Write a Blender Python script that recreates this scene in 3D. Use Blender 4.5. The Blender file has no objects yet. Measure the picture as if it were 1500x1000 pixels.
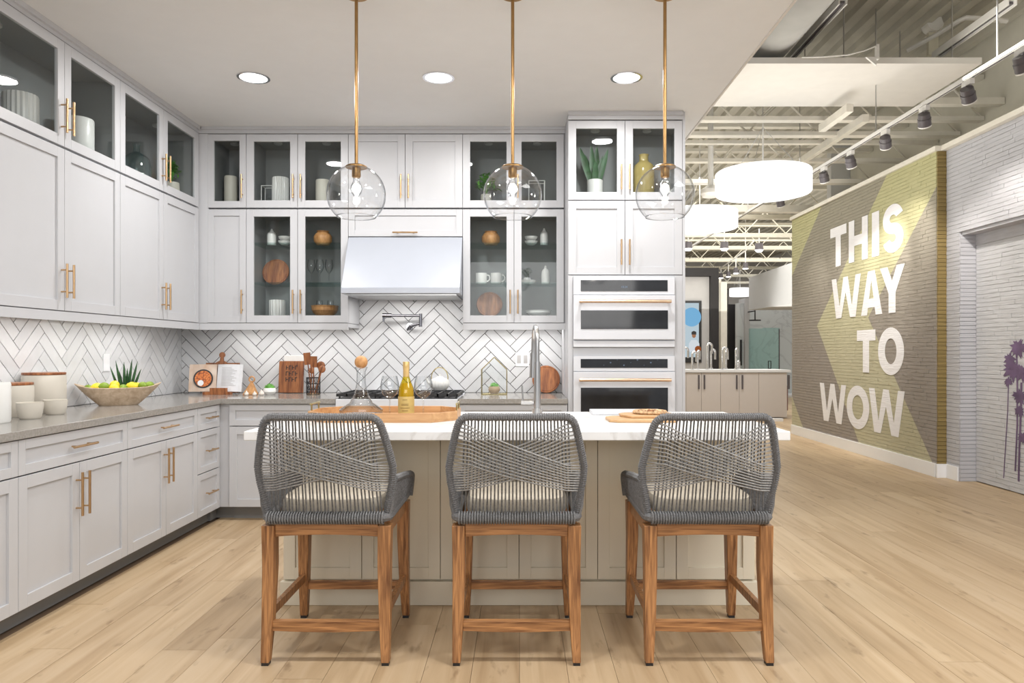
import bpy, math, random
from mathutils import Vector, Matrix
R = random.Random(7)
SC = bpy.context.scene
COL = SC.collection
PI = math.pi

# ---------------------------------------------------------------- camera, world, exposure
EYE = 1.27                     # lens height in metres; lens at x=0, y=0 looking along +y
K = 1.2                        # depths below are laid out in nominal units; stretch_depth() at the end turns them into metres
F = 880.0                      # focal length, in pixels of a 1500 wide frame, that goes with the nominal depths
CX, CY = 761.0, 514.0          # vanishing point of the depth lines
cam = bpy.data.cameras.new('camera')
camo = bpy.data.objects.new('camera', cam); COL.objects.link(camo)
camo.location = (0, 0, EYE); camo.rotation_euler = (PI/2, 0, 0)
cam.sensor_width = 36; cam.lens = F*K/1500*36
cam.shift_x = (750-CX)/1500; cam.shift_y = (CY-500)/1500
cam.clip_start = 0.05; cam.clip_end = 100
SC.camera = camo
SC.view_settings.view_transform = 'Standard'; SC.view_settings.look = 'None'
SC.view_settings.gamma = 1; SC.view_settings.use_curve_mapping = False
SC.view_settings.exposure = -0.22
SC.cycles.transparent_max_bounces = 40
w = bpy.data.worlds.new('world'); SC.world = w; w.use_nodes = True
w.node_tree.nodes['Background'].inputs[0].default_value = (0.93, 0.96, 1.0, 1)
w.node_tree.nodes['Background'].inputs[1].default_value = 0.74

def area(name, loc, size, power, col=(1, 1, 1), rot=(0, 0, 0), size_y=None, shape=None, spread=None):
    l = bpy.data.lights.new(name, 'AREA'); l.energy = power; l.color = col
    l.shape = shape or ('RECTANGLE' if size_y else 'SQUARE'); l.size = size
    if size_y: l.size_y = size_y
    if spread: l.spread = spread
    o = bpy.data.objects.new(name, l); COL.objects.link(o); o.location = loc; o.rotation_euler = rot
    return o
def spot(name, loc, target, power, angle, col=(1, 0.93, 0.84), blend=0.6, rad=0.03):
    l = bpy.data.lights.new(name, 'SPOT'); l.energy = power; l.spot_size = angle; l.spot_blend = blend
    l.color = col; l.shadow_soft_size = rad
    o = bpy.data.objects.new(name, l); COL.objects.link(o); o.location = loc
    o.rotation_euler = (Vector(target)-Vector(loc)).to_track_quat('-Z', 'Y').to_euler()
    return o
# kitchen ceiling downlights: a row over the aisle, a row nearer the viewer
for lx in (-1.74, -0.53, 0.70):
    area('downlight_lamp', (lx, 3.93, 3.04), 0.17, 26, (1, 0.985, 0.965), shape='DISK')
    area('downlight_lamp', (lx, 1.9, 3.04), 0.17, 24, (1, 0.985, 0.965), shape='DISK')
# strips under the wall cabinets
area('under_cabinet_lamp', (-2.70, 3.8, 1.455), 1.9, 5.0, (1, 0.97, 0.93), rot=(0, 0, PI/2), size_y=0.05)
area('under_cabinet_lamp', (-1.92, 4.98, 1.455), 1.05, 2.8, (1, 0.97, 0.93), size_y=0.05)
area('under_cabinet_lamp', (-0.03, 4.98, 1.455), 0.75, 3.0, (1, 0.97, 0.93), size_y=0.05)
area('hood_lamp', (-0.90, 4.88, 1.695), 0.6, 4, (1, 0.97, 0.93), size_y=0.1)
# broad fill areas added without fixtures, standing in for unseen showroom light
area('showroom_fill', (-0.2, -1.8, 2.3), 4.5, 80, (1, 0.985, 0.96), rot=(math.radians(62), 0, 0), size_y=1.4)  # unseen fill behind the camera, added to lift the island front
area('showroom_fill', (3.0, 1.2, 3.4), 2.0, 125, (1, 0.98, 0.95), size_y=2.0)  # added fill that brightens the floor on the right
area('showroom_fill', (2.9, 8.8, 3.7), 1.6, 50, (1, 0.96, 0.88), size_y=3.0)
area('showroom_fill', (5.0, 12.5, 3.9), 5, 170, (1, 0.97, 0.9), size_y=4)
area('showroom_fill', (6.5, 18, 4.0), 6, 160, (1, 0.98, 0.95), size_y=4)
area('deck_fill', (2.6, 6.2, 2.2), 1.6, 55, (1, 0.97, 0.9), rot=(PI, 0, 0), size_y=3)  # upward fill added to brighten the dark deck, no fixture there
area('showroom_fill', (3.4, 4.3, 3.62), 0.5, 14, (1, 0.97, 0.88), rot=(0, math.radians(-110), 0), size_y=1.0)  # added wash for the upper wall, not a real fitting
area('showroom_fill', (3.6, 9.9, 3.3), 1.6, 55, (1, 0.98, 0.95), rot=(math.radians(52), 0, 0), size_y=0.5)  # fill added because the taupe counter lacks light
area('deck_fill', (4.6, 12.5, 2.2), 4, 85, (1, 0.97, 0.88), rot=(PI, 0, 0), size_y=5)  # second added upward fill, for the far deck

# ---------------------------------------------------------------- materials
MATS = {}
def nodes(name):
    m = bpy.data.materials.new(name); m.use_nodes = True
    nt = m.node_tree; b = nt.nodes['Principled BSDF']
    MATS[name] = m
    return m, nt, b
def N(nt, t, **kw):
    n = nt.nodes.new(t)
    for k, v in kw.items(): setattr(n, k, v)
    return n
def ramp(nt, cols):
    r = N(nt, 'ShaderNodeValToRGB')
    el = r.color_ramp.elements
    while len(el) < len(cols): el.new(0.5)
    for e, (p, c) in zip(el, cols): e.position = p; e.color = (*c, 1)
    return r
def coords(nt, kind='Object', scale=(1, 1, 1), rot=(0, 0, 0)):
    mp = N(nt, 'ShaderNodeMapping'); mp.inputs['Scale'].default_value = scale; mp.inputs['Rotation'].default_value = rot
    if kind == 'World':
        g = N(nt, 'ShaderNodeNewGeometry'); nt.links.new(g.outputs['Position'], mp.inputs[0])
    else:
        tc = N(nt, 'ShaderNodeTexCoord'); nt.links.new(tc.outputs[kind], mp.inputs[0])
    return mp
def bump(nt, b, height_out, strength=0.2, dist=0.01):
    bp = N(nt, 'ShaderNodeBump'); bp.inputs['Strength'].default_value = strength; bp.inputs['Distance'].default_value = dist
    nt.links.new(height_out, bp.inputs['Height']); nt.links.new(bp.outputs[0], b.inputs['Normal'])
def flat(name, col, rough=0.5, metal=0.0, var=0.04, scale=8, bmp=0.0, bscale=60, spec=0.5, coat=0.0):
    m, nt, b = nodes(name)
    b.inputs['Roughness'].default_value = rough; b.inputs['Metallic'].default_value = metal
    b.inputs['Specular IOR Level'].default_value = spec; b.inputs['Coat Weight'].default_value = coat
    mp = coords(nt, 'Object'); n = N(nt, 'ShaderNodeTexNoise'); n.inputs['Scale'].default_value = scale
    nt.links.new(mp.outputs[0], n.inputs[0])
    r = ramp(nt, [(0.3, tuple(c*(1-var) for c in col)), (0.7, tuple(min(1, c*(1+var)) for c in col))])
    nt.links.new(n.outputs[0], r.inputs[0]); nt.links.new(r.outputs[0], b.inputs['Base Color'])
    if bmp:
        n2 = N(nt, 'ShaderNodeTexNoise'); n2.inputs['Scale'].default_value = bscale
        nt.links.new(mp.outputs[0], n2.inputs[0]); bump(nt, b, n2.outputs[0], bmp)
    return m
def wood(name, dark, light, scale=6, stretch=(1, 1, 0.08), rough=0.45, rnd=0.0, kind='Object'):
    m, nt, b = nodes(name); b.inputs['Roughness'].default_value = rough
    mp = coords(nt, kind, tuple(scale*s for s in stretch))
    n = N(nt, 'ShaderNodeTexNoise'); n.inputs['Scale'].default_value = 3; n.inputs['Detail'].default_value = 6
    n.inputs['Distortion'].default_value = 0.6
    nt.links.new(mp.outputs[0], n.inputs[0])
    r = ramp(nt, [(0.3, dark), (0.7, light)]); nt.links.new(n.outputs[0], r.inputs[0])
    nt.links.new(r.outputs[0], b.inputs['Base Color']); bump(nt, b, n.outputs[0], 0.15, 0.003)
    return m
def thin_glass(name, tint=(1, 1, 1), edge=(0.75, 0.8, 0.8), refl=1.0, ior=1.45, rough=0.0, start=0.6):
    m = bpy.data.materials.new(name); m.use_nodes = True; nt = m.node_tree; MATS[name] = m
    nt.nodes.clear()
    out = N(nt, 'ShaderNodeOutputMaterial'); mix = N(nt, 'ShaderNodeMixShader')
    tr = N(nt, 'ShaderNodeBsdfTransparent'); gl = N(nt, 'ShaderNodeBsdfGlossy'); gl.inputs['Roughness'].default_value = rough
    lw = N(nt, 'ShaderNodeLayerWeight'); lw.inputs[0].default_value = 0.5
    fr = N(nt, 'ShaderNodeMath', operation='POWER'); fr.inputs[1].default_value = 4.0; nt.links.new(lw.outputs['Facing'], fr.inputs[0])
    mu = N(nt, 'ShaderNodeMath', operation='MULTIPLY_ADD'); mu.inputs[1].default_value = 0.55*refl; mu.inputs[2].default_value = 0.045*refl
    r = ramp(nt, [(0.0, tint), (start, tint), (1.0, edge)])
    nt.links.new(lw.outputs['Facing'], r.inputs[0]); nt.links.new(r.outputs[0], tr.inputs[0])
    nt.links.new(fr.outputs[0], mu.inputs[0]); nt.links.new(mu.outputs[0], mix.inputs[0])
    nt.links.new(tr.outputs[0], mix.inputs[1]); nt.links.new(gl.outputs[0], mix.inputs[2])
    nt.links.new(mix.outputs[0], out.inputs[0])
    return m
def glow(name, col, strength):
    m = bpy.data.materials.new(name); m.use_nodes = True; nt = m.node_tree; MATS[name] = m
    nt.nodes.clear(); out = N(nt, 'ShaderNodeOutputMaterial'); e = N(nt, 'ShaderNodeEmission')
    e.inputs[0].default_value = (*col, 1); e.inputs[1].default_value = strength
    nt.links.new(e.outputs[0], out.inputs[0]); return m

PAINT = flat('cabinet_paint', (0.535, 0.542, 0.565), 0.38, var=0.01)
PAINT_ISL = flat('island_paint', (0.78, 0.72, 0.585), 0.4, var=0.01)
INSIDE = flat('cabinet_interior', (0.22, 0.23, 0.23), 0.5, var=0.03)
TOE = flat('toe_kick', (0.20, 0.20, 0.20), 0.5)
BRASS = flat('brushed_brass', (0.58, 0.385, 0.215), 0.28, 1.0, 0.05, 30)
BRASS2 = flat('aged_brass_rod', (0.36, 0.215, 0.09), 0.3, 1.0, 0.06, 30)
OLDBRASS = flat('olive_brass', (0.46, 0.38, 0.18), 0.3, 1.0, 0.05, 30)
COPPER = flat('brushed_bronze', (0.80, 0.58, 0.42), 0.32, 1.0, 0.05, 40)
CHROME = flat('chrome', (0.78, 0.78, 0.80), 0.12, 1.0, 0.02)
CHROME_D = flat('polished_steel', (0.22, 0.22, 0.24), 0.15, 1.0, 0.02)
STEEL = flat('steel', (0.5, 0.5, 0.5), 0.3, 1.0, 0.03)
CEIL = flat('ceiling_paint', (0.77, 0.78, 0.785), 0.9, var=0.01)
GROUT = flat('grout', (0.085, 0.085, 0.09), 0.9, var=0.08, scale=40)
WHITE = flat('white_enamel', (0.66, 0.675, 0.715), 0.3, var=0.01)
WHITE_TRIM = flat('white_trim', (0.86, 0.87, 0.90), 0.5, var=0.01)
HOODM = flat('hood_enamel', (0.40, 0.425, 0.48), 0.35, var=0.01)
BLACKGLASS = flat('black_glass', (0.02, 0.021, 0.024), 0.06, var=0.2)
BLACK = flat('black_iron', (0.018, 0.018, 0.02), 0.45, var=0.1)
CERAMIC = flat('white_ceramic', (0.78, 0.78, 0.76), 0.3, var=0.03)
CREAM = flat('cream_ceramic', (0.66, 0.63, 0.55), 0.5, var=0.04)
BEIGEC = flat('beige_stoneware', (0.60, 0.56, 0.49), 0.45, var=0.04)
ROPE = flat('grey_rope', (0.195, 0.195, 0.20), 0.85, var=0.25, scale=160, bmp=0.6, bscale=300)
CUSHION = flat('beige_cushion', (0.55, 0.49, 0.40), 0.9, var=0.06, scale=30, bmp=0.3, bscale=200)
TEAK = wood('teak', (0.15, 0.058, 0.02), (0.56, 0.275, 0.108), 14, (2.2, 2.2, 0.12), 0.40)
TEAKX = wood('teak_rail', (0.15, 0.058, 0.02), (0.56, 0.275, 0.108), 14, (0.12, 2.2, 2.2), 0.40)
ACACIA = wood('acacia', (0.13, 0.035, 0.012), (0.42, 0.16, 0.055), 10, (1.8, 1.8, 0.2), 0.4)
ACACIAB = wood('acacia_disc', (0.16, 0.04, 0.014), (0.50, 0.19, 0.065), 10, (1.8, 0.25, 1.8), 0.4)
LIGHTWOOD = wood('maple', (0.50, 0.30, 0.14), (0.66, 0.42, 0.22), 8, (0.2, 1.5, 1.5), 0.45)
TRAYWOOD = wood('tray_wood', (0.46, 0.24, 0.10), (0.62, 0.37, 0.18), 8, (0.2, 1.5, 1.5), 0.45)
BOWLWOOD = wood('pale_bowl_wood', (0.40, 0.29, 0.19), (0.62, 0.49, 0.36), 8, (1.2, 0.2, 1.2), 0.6)
HONEY = wood('honey_wood', (0.40, 0.18, 0.06), (0.62, 0.33, 0.13), 10, (1.5, 1.5, 0.6), 0.45)
GREEN = flat('leaf_green', (0.12, 0.36, 0.05), 0.5, var=0.35, scale=20)
DKGREEN = flat('dark_leaf_green', (0.035, 0.10, 0.04), 0.45, var=0.35, scale=20)
LEMON = flat('lemon_peel', (0.85, 0.66, 0.03), 0.4, var=0.06, bmp=0.3, bscale=120)
LIME = flat('lime_peel', (0.22, 0.34, 0.03), 0.4, var=0.2, bmp=0.3, bscale=120)
GARLIC = flat('garlic_skin', (0.70, 0.64, 0.58), 0.5, var=0.12, scale=30)
SOIL = flat('soil', (0.05, 0.035, 0.025), 0.9, var=0.3)
GLASS = thin_glass('pane_glass', (0.95, 0.965, 0.965), (0.85, 0.9, 0.9), 0.55)
SHELFGLASS = thin_glass('shelf_glass', (0.93, 0.97, 0.965), (0.62, 0.78, 0.75), 0.5, start=0.75)
GLOBE = thin_glass('globe_glass', (0.97, 0.975, 0.98), (0.50, 0.53, 0.57), 1.9)
CLEAR = thin_glass('clear_glass', (0.95, 0.96, 0.965), (0.28, 0.32, 0.34), 2.2, start=0.3)
TEAL = thin_glass('teal_glass', (0.84, 0.94, 0.94), (0.22, 0.45, 0.46), 2.6, start=0.35)
SHOWERGLASS = thin_glass('shower_glass', (0.80, 0.93, 0.915), (0.66, 0.84, 0.82), 0.8)
AMBER = flat('amber_glass', (0.42, 0.33, 0.12), 0.12, var=0.1)
BOTTLEG = thin_glass('wine_bottle_glass', (0.86, 0.74, 0.16), (0.30, 0.24, 0.02), 1.6)
WINE = flat('white_wine', (0.62, 0.50, 0.04), 0.1, var=0.05)
GOLDLABEL = flat('gold_label', (0.58, 0.43, 0.15), 0.5, var=0.08, scale=30)
GOLDFOIL = flat('gold_foil', (0.75, 0.52, 0.22), 0.35, 0.6, 0.08)
BULB = glow('bulb_glow', (1, 0.93, 0.82), 22)
DRUM = glow('drum_glow', (1, 0.985, 0.96), 1.6)
DOWN = glow('downlight_glow', (1, 0.98, 0.95), 3.0)
SPOTG = glow('spot_glow', (1, 0.97, 0.92), 6.0)
PUCK = flat('puck_ring', (0.55, 0.56, 0.55), 0.3, 0.6)
STRUCT = flat('painted_steel', (0.66, 0.63, 0.53), 0.6, var=0.05)
STRUCT2 = flat('painted_steel_pale', (0.74, 0.71, 0.64), 0.6, var=0.05)
DECKM = flat('painted_deck', (0.52, 0.50, 0.44), 0.7, var=0.08, scale=3)
DUCTM = flat('duct_grey', (0.42, 0.42, 0.41), 0.85, var=0.08, scale=3)
CLOUD = flat('ceiling_cloud', (0.70, 0.68, 0.65), 0.9, var=0.02)
UPWALL = flat('upper_wall_paint', (0.72, 0.70, 0.62), 0.9, var=0.02)
TRACKM = flat('track_white', (0.75, 0.74, 0.72), 0.5)
HEADM = flat('spot_head', (0.10, 0.09, 0.10), 0.4)
DARKPANEL = flat('dark_panel', (0.012, 0.010, 0.011), 0.5)
FARWHITE = flat('far_white', (0.72, 0.73, 0.75), 0.8, var=0.01)
FARGREY = flat('far_grey', (0.50, 0.49, 0.49), 0.8, var=0.02)
TAUPE = flat('taupe_laminate', (0.60, 0.56, 0.54), 0.5, var=0.01)
PALM = flat('palm_purple', (0.15, 0.10, 0.19), 0.7, var=0.3, scale=6)
COVER = flat('book_cover', (0.10, 0.10, 0.11), 0.6)
PAGE = flat('book_page', (0.78, 0.79, 0.82), 0.7, var=0.03, scale=30)
RED = flat('red_knob', (0.5, 0.09, 0.03), 0.4, var=0.3)
SCREENB = glow('screen_blue', (0.45, 0.68, 0.85), 0.9)

# marble for the island top
def marble(name, base, vein, amt=0.12, scale=1.6):
    m, nt, b = nodes(name); b.inputs['Roughness'].default_value = 0.22
    mp = coords(nt, 'World', (1, 1, 1), (0, 0, 0.6))
    n = N(nt, 'ShaderNodeTexNoise'); n.inputs['Scale'].default_value = scale; n.inputs['Detail'].default_value = 8
    n.inputs['Distortion'].default_value = 1.6; nt.links.new(mp.outputs[0], n.inputs[0])
    r = ramp(nt, [(0.47, base), (0.5, tuple(a+(v-a)*0.6 for a, v in zip(base, vein))), (0.53, base)])
    nt.links.new(n.outputs[0], r.inputs[0]); nt.links.new(r.outputs[0], b.inputs['Base Color'])
    return m
MARBLE = marble('white_marble', (0.86, 0.86, 0.86), (0.62, 0.60, 0.58))
MARBLEG = marble('shower_marble', (0.66, 0.69, 0.70), (0.48, 0.50, 0.52), scale=0.8)
m, nt, b = nodes('grey_quartz'); QUARTZ = m
b.inputs['Roughness'].default_value = 0.13
mp = coords(nt, 'World'); n = N(nt, 'ShaderNodeTexNoise'); n.inputs['Scale'].default_value = 90; nt.links.new(mp.outputs[0], n.inputs[0])
r = ramp(nt, [(0.35, (0.27, 0.255, 0.235)), (0.65, (0.33, 0.315, 0.295))]); nt.links.new(n.outputs[0], r.inputs[0]); nt.links.new(r.outputs[0], b.inputs['Base Color'])

# glazed tile: every tile a slightly different white
m, nt, b = nodes('white_tile'); TILE = m
b.inputs['Roughness'].default_value = 0.22
oi = N(nt, 'ShaderNodeObjectInfo'); mp = coords(nt, 'World', (1, 1, 1))
n = N(nt, 'ShaderNodeTexNoise'); n.inputs['Scale'].default_value = 22; n.inputs['Detail'].default_value = 5; nt.links.new(mp.outputs[0], n.inputs[0])
r = ramp(nt, [(0.0, (0.71, 0.72, 0.74)), (1.0, (0.80, 0.81, 0.83))]); nt.links.new(oi.outputs['Random'], r.inputs[0])
mx = N(nt, 'ShaderNodeMixRGB', blend_type='MULTIPLY'); mx.inputs[0].default_value = 0.10
nt.links.new(r.outputs[0], mx.inputs[1]); nt.links.new(n.outputs[0], mx.inputs[2]); nt.links.new(mx.outputs[0], b.inputs['Base Color'])
bump(nt, b, n.outputs[0], 0.10, 0.004)

# oak planks: per-object tint, long grain, knots
m, nt, b = nodes('oak_plank'); OAK = m
b.inputs['Roughness'].default_value = 0.42
oi = N(nt, 'ShaderNodeObjectInfo'); mp = coords(nt, 'World', (9, 0.55, 1))
add = N(nt, 'ShaderNodeVectorMath', operation='ADD'); comb = N(nt, 'ShaderNodeCombineXYZ')
mul = N(nt, 'ShaderNodeMath', operation='MULTIPLY'); mul.inputs[1].default_value = 40
nt.links.new(oi.outputs['Random'], mul.inputs[0]); nt.links.new(mul.outputs[0], comb.inputs[1]); nt.links.new(mul.outputs[0], comb.inputs[2])
nt.links.new(mp.outputs[0], add.inputs[0]); nt.links.new(comb.outputs[0], add.inputs[1])
n = N(nt, 'ShaderNodeTexNoise'); n.inputs['Scale'].default_value = 1.6; n.inputs['Detail'].default_value = 7; n.inputs['Distortion'].default_value = 0.9
nt.links.new(add.outputs[0], n.inputs[0])
r = ramp(nt, [(0.28, (0.42, 0.295, 0.17)), (0.5, (0.525, 0.39, 0.242)), (0.72, (0.58, 0.45, 0.30))]); nt.links.new(n.outputs[0], r.inputs[0])
r2 = ramp(nt, [(0.0, (0.90, 0.87, 0.84)), (1.0, (1.06, 1.06, 1.06))]); nt.links.new(oi.outputs['Random'], r2.inputs[0])
mx = N(nt, 'ShaderNodeMixRGB', blend_type='MULTIPLY'); mx.inputs[0].default_value = 1
nt.links.new(r.outputs[0], mx.inputs[1]); nt.links.new(r2.outputs[0], mx.inputs[2])
mp2 = coords(nt, 'World', (11, 3.6, 1)); n3 = N(nt, 'ShaderNodeTexNoise'); n3.inputs['Scale'].default_value = 1.3; n3.inputs['Detail'].default_value = 4
nt.links.new(mp2.outputs[0], n3.inputs[0])
r3 = ramp(nt, [(0.62, (1, 1, 1)), (0.74, (0.50, 0.44, 0.38))]); nt.links.new(n3.outputs[0], r3.inputs[0])
mx2 = N(nt, 'ShaderNodeMixRGB', blend_type='MULTIPLY'); mx2.inputs[0].default_value = 0.8
nt.links.new(mx.outputs[0], mx2.inputs[1]); nt.links.new(r3.outputs[0], mx2.inputs[2]); nt.links.new(mx2.outputs[0], b.inputs['Base Color'])
bump(nt, b, n.outputs[0], 0.08, 0.002)
SUBFLOOR = flat('floor_gap', (0.20, 0.135, 0.085), 0.8)

# rough brick faces; the mural colours follow the wall
def rough_brick(name, col, var=0.06):
    m, nt, b = nodes(name); b.inputs['Roughness'].default_value = 0.8
    mp = coords(nt, 'World', (1, 5, 40)); n = N(nt, 'ShaderNodeTexNoise'); n.inputs['Scale'].default_value = 1.5; n.inputs['Detail'].default_value = 6
    nt.links.new(mp.outputs[0], n.inputs[0])
    r = ramp(nt, [(0.3, tuple(c*(1-var) for c in col)), (0.7, tuple(c*(1+var) for c in col))])
    nt.links.new(n.outputs[0], r.inputs[0]); nt.links.new(r.outputs[0], b.inputs['Base Color'])
    bump(nt, b, n.outputs[0], 0.6, 0.008)
    return m, nt, b, r
BRICKG = rough_brick('painted_brick_grey', (0.50, 0.505, 0.545))[0]
BRICKD = rough_brick('painted_brick_door', (0.56, 0.57, 0.60))[0]
LETTER = rough_brick('letter_paint', (0.84, 0.84, 0.88), 0.03)[0]
XO = 4.20                       # face of the mural wall
def wall_yz(px, py, x=XO):      # where a sight line meets the wall plane
    y = F*x/(px-CX); return y, EYE+(CY-py)*y/F
mu_m, nt, b, rr = rough_brick('mural_brick', (1, 1, 1), 0.07)
geo = N(nt, 'ShaderNodeNewGeometry'); sep = N(nt, 'ShaderNodeSeparateXYZ'); nt.links.new(geo.outputs['Position'], sep.inputs[0])
def side(p, q, keep):           # 1 where (y,z) lies on the same side of line pq as point keep
    (y0, z0), (y1, z1) = p, q
    a, bb = (z1-z0), -(y1-y0); c = -(a*y0+bb*z0)
    if a*keep[0]+bb*keep[1]+c < 0: a, bb, c = -a, -bb, -c
    m1 = N(nt, 'ShaderNodeMath', operation='MULTIPLY'); m1.inputs[1].default_value = a/K; nt.links.new(sep.outputs['Y'], m1.inputs[0])
    m2 = N(nt, 'ShaderNodeMath', operation='MULTIPLY_ADD'); m2.inputs[1].default_value = bb
    nt.links.new(sep.outputs['Z'], m2.inputs[0]); nt.links.new(m1.outputs[0], m2.inputs[2])
    m3 = N(nt, 'ShaderNodeMath', operation='GREATER_THAN'); m3.inputs[1].default_value = -c; nt.links.new(m2.outputs[0], m3.inputs[0])
    return m3.outputs[0]
def op(o, *a):
    n = N(nt, 'ShaderNodeMath', operation=o)
    for i, x in enumerate(a):
        if isinstance(x, float): n.inputs[i].default_value = x
        else: nt.links.new(x, n.inputs[i])
    return n.outputs[0]
inb = wall_yz(1235, 470)
A0, A1, A2 = wall_yz(1302, 250), wall_yz(1197, 477), wall_yz(1257, 645)
B0, B1, B2 = wall_yz(1375, 267), wall_yz(1272, 465), wall_yz(1365, 675)
right = wall_yz(1340, 470)
inA = op('MULTIPLY', side(A0, A1, inb), side(A1, A2, inb))
inB = op('MULTIPLY', side(B0, B1, right), side(B1, B2, right))
band = op('SUBTRACT', inA, inB)
C0, C1, D0, D1 = wall_yz(1200, 310), wall_yz(1160, 405), wall_yz(1160, 580), wall_yz(1175, 622)
far1 = side(C0, C1, wall_yz(1162, 330)); far2 = side(D0, D1, wall_yz(1161, 620))
light = op('MINIMUM', op('ADD', band, op('ADD', far1, far2)), 1.0)
top = N(nt, 'ShaderNodeMapRange'); top.inputs['From Min'].default_value = 1.2; top.inputs['From Max'].default_value = 3.2
nt.links.new(sep.outputs['Z'], top.inputs[0])
lc = ramp(nt, [(0.0, (0.49, 0.465, 0.33)), (1.0, (0.46, 0.445, 0.245))]); nt.links.new(top.outputs[0], lc.inputs[0])
dcol = ramp(nt, [(0.0, (0.30, 0.27, 0.245)), (1.0, (0.30, 0.28, 0.22))]); nt.links.new(top.outputs[0], dcol.inputs[0])
mx = N(nt, 'ShaderNodeMixRGB'); nt.links.new(light, mx.inputs[0]); nt.links.new(dcol.outputs[0], mx.inputs[1]); nt.links.new(lc.outputs[0], mx.inputs[2])
mm = N(nt, 'ShaderNodeMixRGB', blend_type='MULTIPLY'); mm.inputs[0].default_value = 1
nt.links.new(mx.outputs[0], mm.inputs[1]); nt.links.new(rr.outputs[0], mm.inputs[2]); nt.links.new(mm.outputs[0], b.inputs['Base Color'])
MURAL = mu_m
MURALEND = rough_brick('mural_end_brick', (0.26, 0.19, 0.07), 0.15)[0]

# ---------------------------------------------------------------- mesh helpers
class MB:
    """Collects shapes; build() links them as one mesh object."""
    def __init__(s): s.v = []; s.f = []; s.m = []; s.sm = []
    def add(s, vs, fs, mi=0, smooth=False):
        b = len(s.v); s.v += [tuple(p) for p in vs]; s.f += [tuple(i+b for i in f) for f in fs]
        s.m += [mi]*len(fs); s.sm += [smooth]*len(fs); return s
    def box(s, x0, x1, y0, y1, z0, z1, mi=0):
        vs = [(x0,y0,z0),(x1,y0,z0),(x1,y1,z0),(x0,y1,z0),(x0,y0,z1),(x1,y0,z1),(x1,y1,z1),(x0,y1,z1)]
        return s.add(vs, [(0,3,2,1),(4,5,6,7),(0,1,5,4),(1,2,6,5),(2,3,7,6),(3,0,4,7)], mi)
    def hexa(s, lo, hi, mi=0):      # two 4-point rings
        return s.add(list(lo)+list(hi), [(0,3,2,1),(4,5,6,7),(0,1,5,4),(1,2,6,5),(2,3,7,6),(3,0,4,7)], mi)
    def prism(s, pts, axis, a, b, mi=0):   # polygon extruded along axis
        def P(p, t):
            return (t, p[0], p[1]) if axis == 'x' else (p[0], t, p[1]) if axis == 'y' else (p[0], p[1], t)
        n = len(pts)
        return s.add([P(p, a) for p in pts]+[P(p, b) for p in pts],
                     [tuple(range(n))[::-1], tuple(range(n, 2*n))]+[(i, (i+1) % n, n+(i+1) % n, n+i) for i in range(n)], mi)
    def ring_tube(s, pts, rad, n=8, mi=0, closed=False, caps=True):
        P = [Vector(p) for p in pts]; k = len(P)
        rads = rad if isinstance(rad, (list, tuple)) else [rad]*k
        vs = []; prev = None
        for i, p in enumerate(P):
            if closed: t = (P[(i+1) % k]-P[i-1])
            else: t = (P[min(i+1, k-1)]-P[max(i-1, 0)])
            t.normalize()
            if prev is None:
                u = t.orthogonal().normalized()
            else:
                u = (prev-t*prev.dot(t)).normalized()
            prev = u; v = t.cross(u)
            for j in range(n):
                a = 2*PI*j/n; vs.append(p+(u*math.cos(a)+v*math.sin(a))*rads[i])
        fs = []
        rng = k if closed else k-1
        for i in range(rng):
            for j in range(n):
                a = i*n+j; b2 = i*n+(j+1) % n; c = ((i+1) % k)*n+(j+1) % n; d = ((i+1) % k)*n+j
                fs.append((a, b2, c, d))
        s.add(vs, fs, mi, True)
        if not closed and caps:
            s.add(vs[:n], [tuple(range(n))[::-1]], mi); s.add(vs[-n:], [tuple(range(n))], mi)
        return s
    def cyl(s, p0, p1, r0, r1=None, n=16, mi=0, caps=True):
        return s.ring_tube([p0, p1], [r0, r0 if r1 is None else r1], n, mi, caps=caps)
    def lathe(s, prof, c=(0, 0, 0), n=24, mi=0, sx=1, sy=1, smooth=True):
        vs = []; fs = []
        for r_, z in prof:
            for j in range(n):
                a = 2*PI*j/n; vs.append((c[0]+r_*math.cos(a)*sx, c[1]+r_*math.sin(a)*sy, c[2]+z))
        for i in range(len(prof)-1):
            for j in range(n): fs.append((i*n+j, i*n+(j+1) % n, (i+1)*n+(j+1) % n, (i+1)*n+j))
        return s.add(vs, fs, mi, smooth)
    def ball(s, c, r, n=12, mi=0, sx=1, sy=1, sz=1):
        k = max(4, n//2)
        prof = [(max(1e-4, r*math.sin(PI*i/k)), -r*math.cos(PI*i/k)*sz) for i in range(k+1)]
        return s.lathe(prof, c, n, mi, sx, sy)
    def mesh(s, name, mats):
        me = bpy.data.meshes.new(name); me.from_pydata(s.v, [], s.f)
        mats = mats if isinstance(mats, (list, tuple)) else [mats]
        for m_ in mats: me.materials.append(m_)
        me.polygons.foreach_set('material_index', s.m); me.polygons.foreach_set('use_smooth', s.sm)
        me.update()
        if any(s.sm): me.set_sharp_from_angle(angle=0.7)
        return me
    def build(s, name, mats, parent=None, bevel=0, loc=None, rot=None, **props):
        return link(name, s.mesh(name, mats), parent, bevel, loc, rot, **props)
def link(name, me, parent=None, bevel=0, loc=None, rot=None, **props):
    o = bpy.data.objects.new(name, me); COL.objects.link(o)
    if parent: o.parent = parent
    if loc: o.location = loc
    if rot: o.rotation_euler = rot
    if bevel:
        md = o.modifiers.new('bevel', 'BEVEL'); md.width = bevel; md.segments = 2; md.limit_method = 'ANGLE'; md.angle_limit = 0.6
    for k, v in props.items(): o[k] = v
    return o
def tag(o, label, cat, group=None):
    o['label'] = label; o['category'] = cat
    if group: o['group'] = group
    return o
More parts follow.
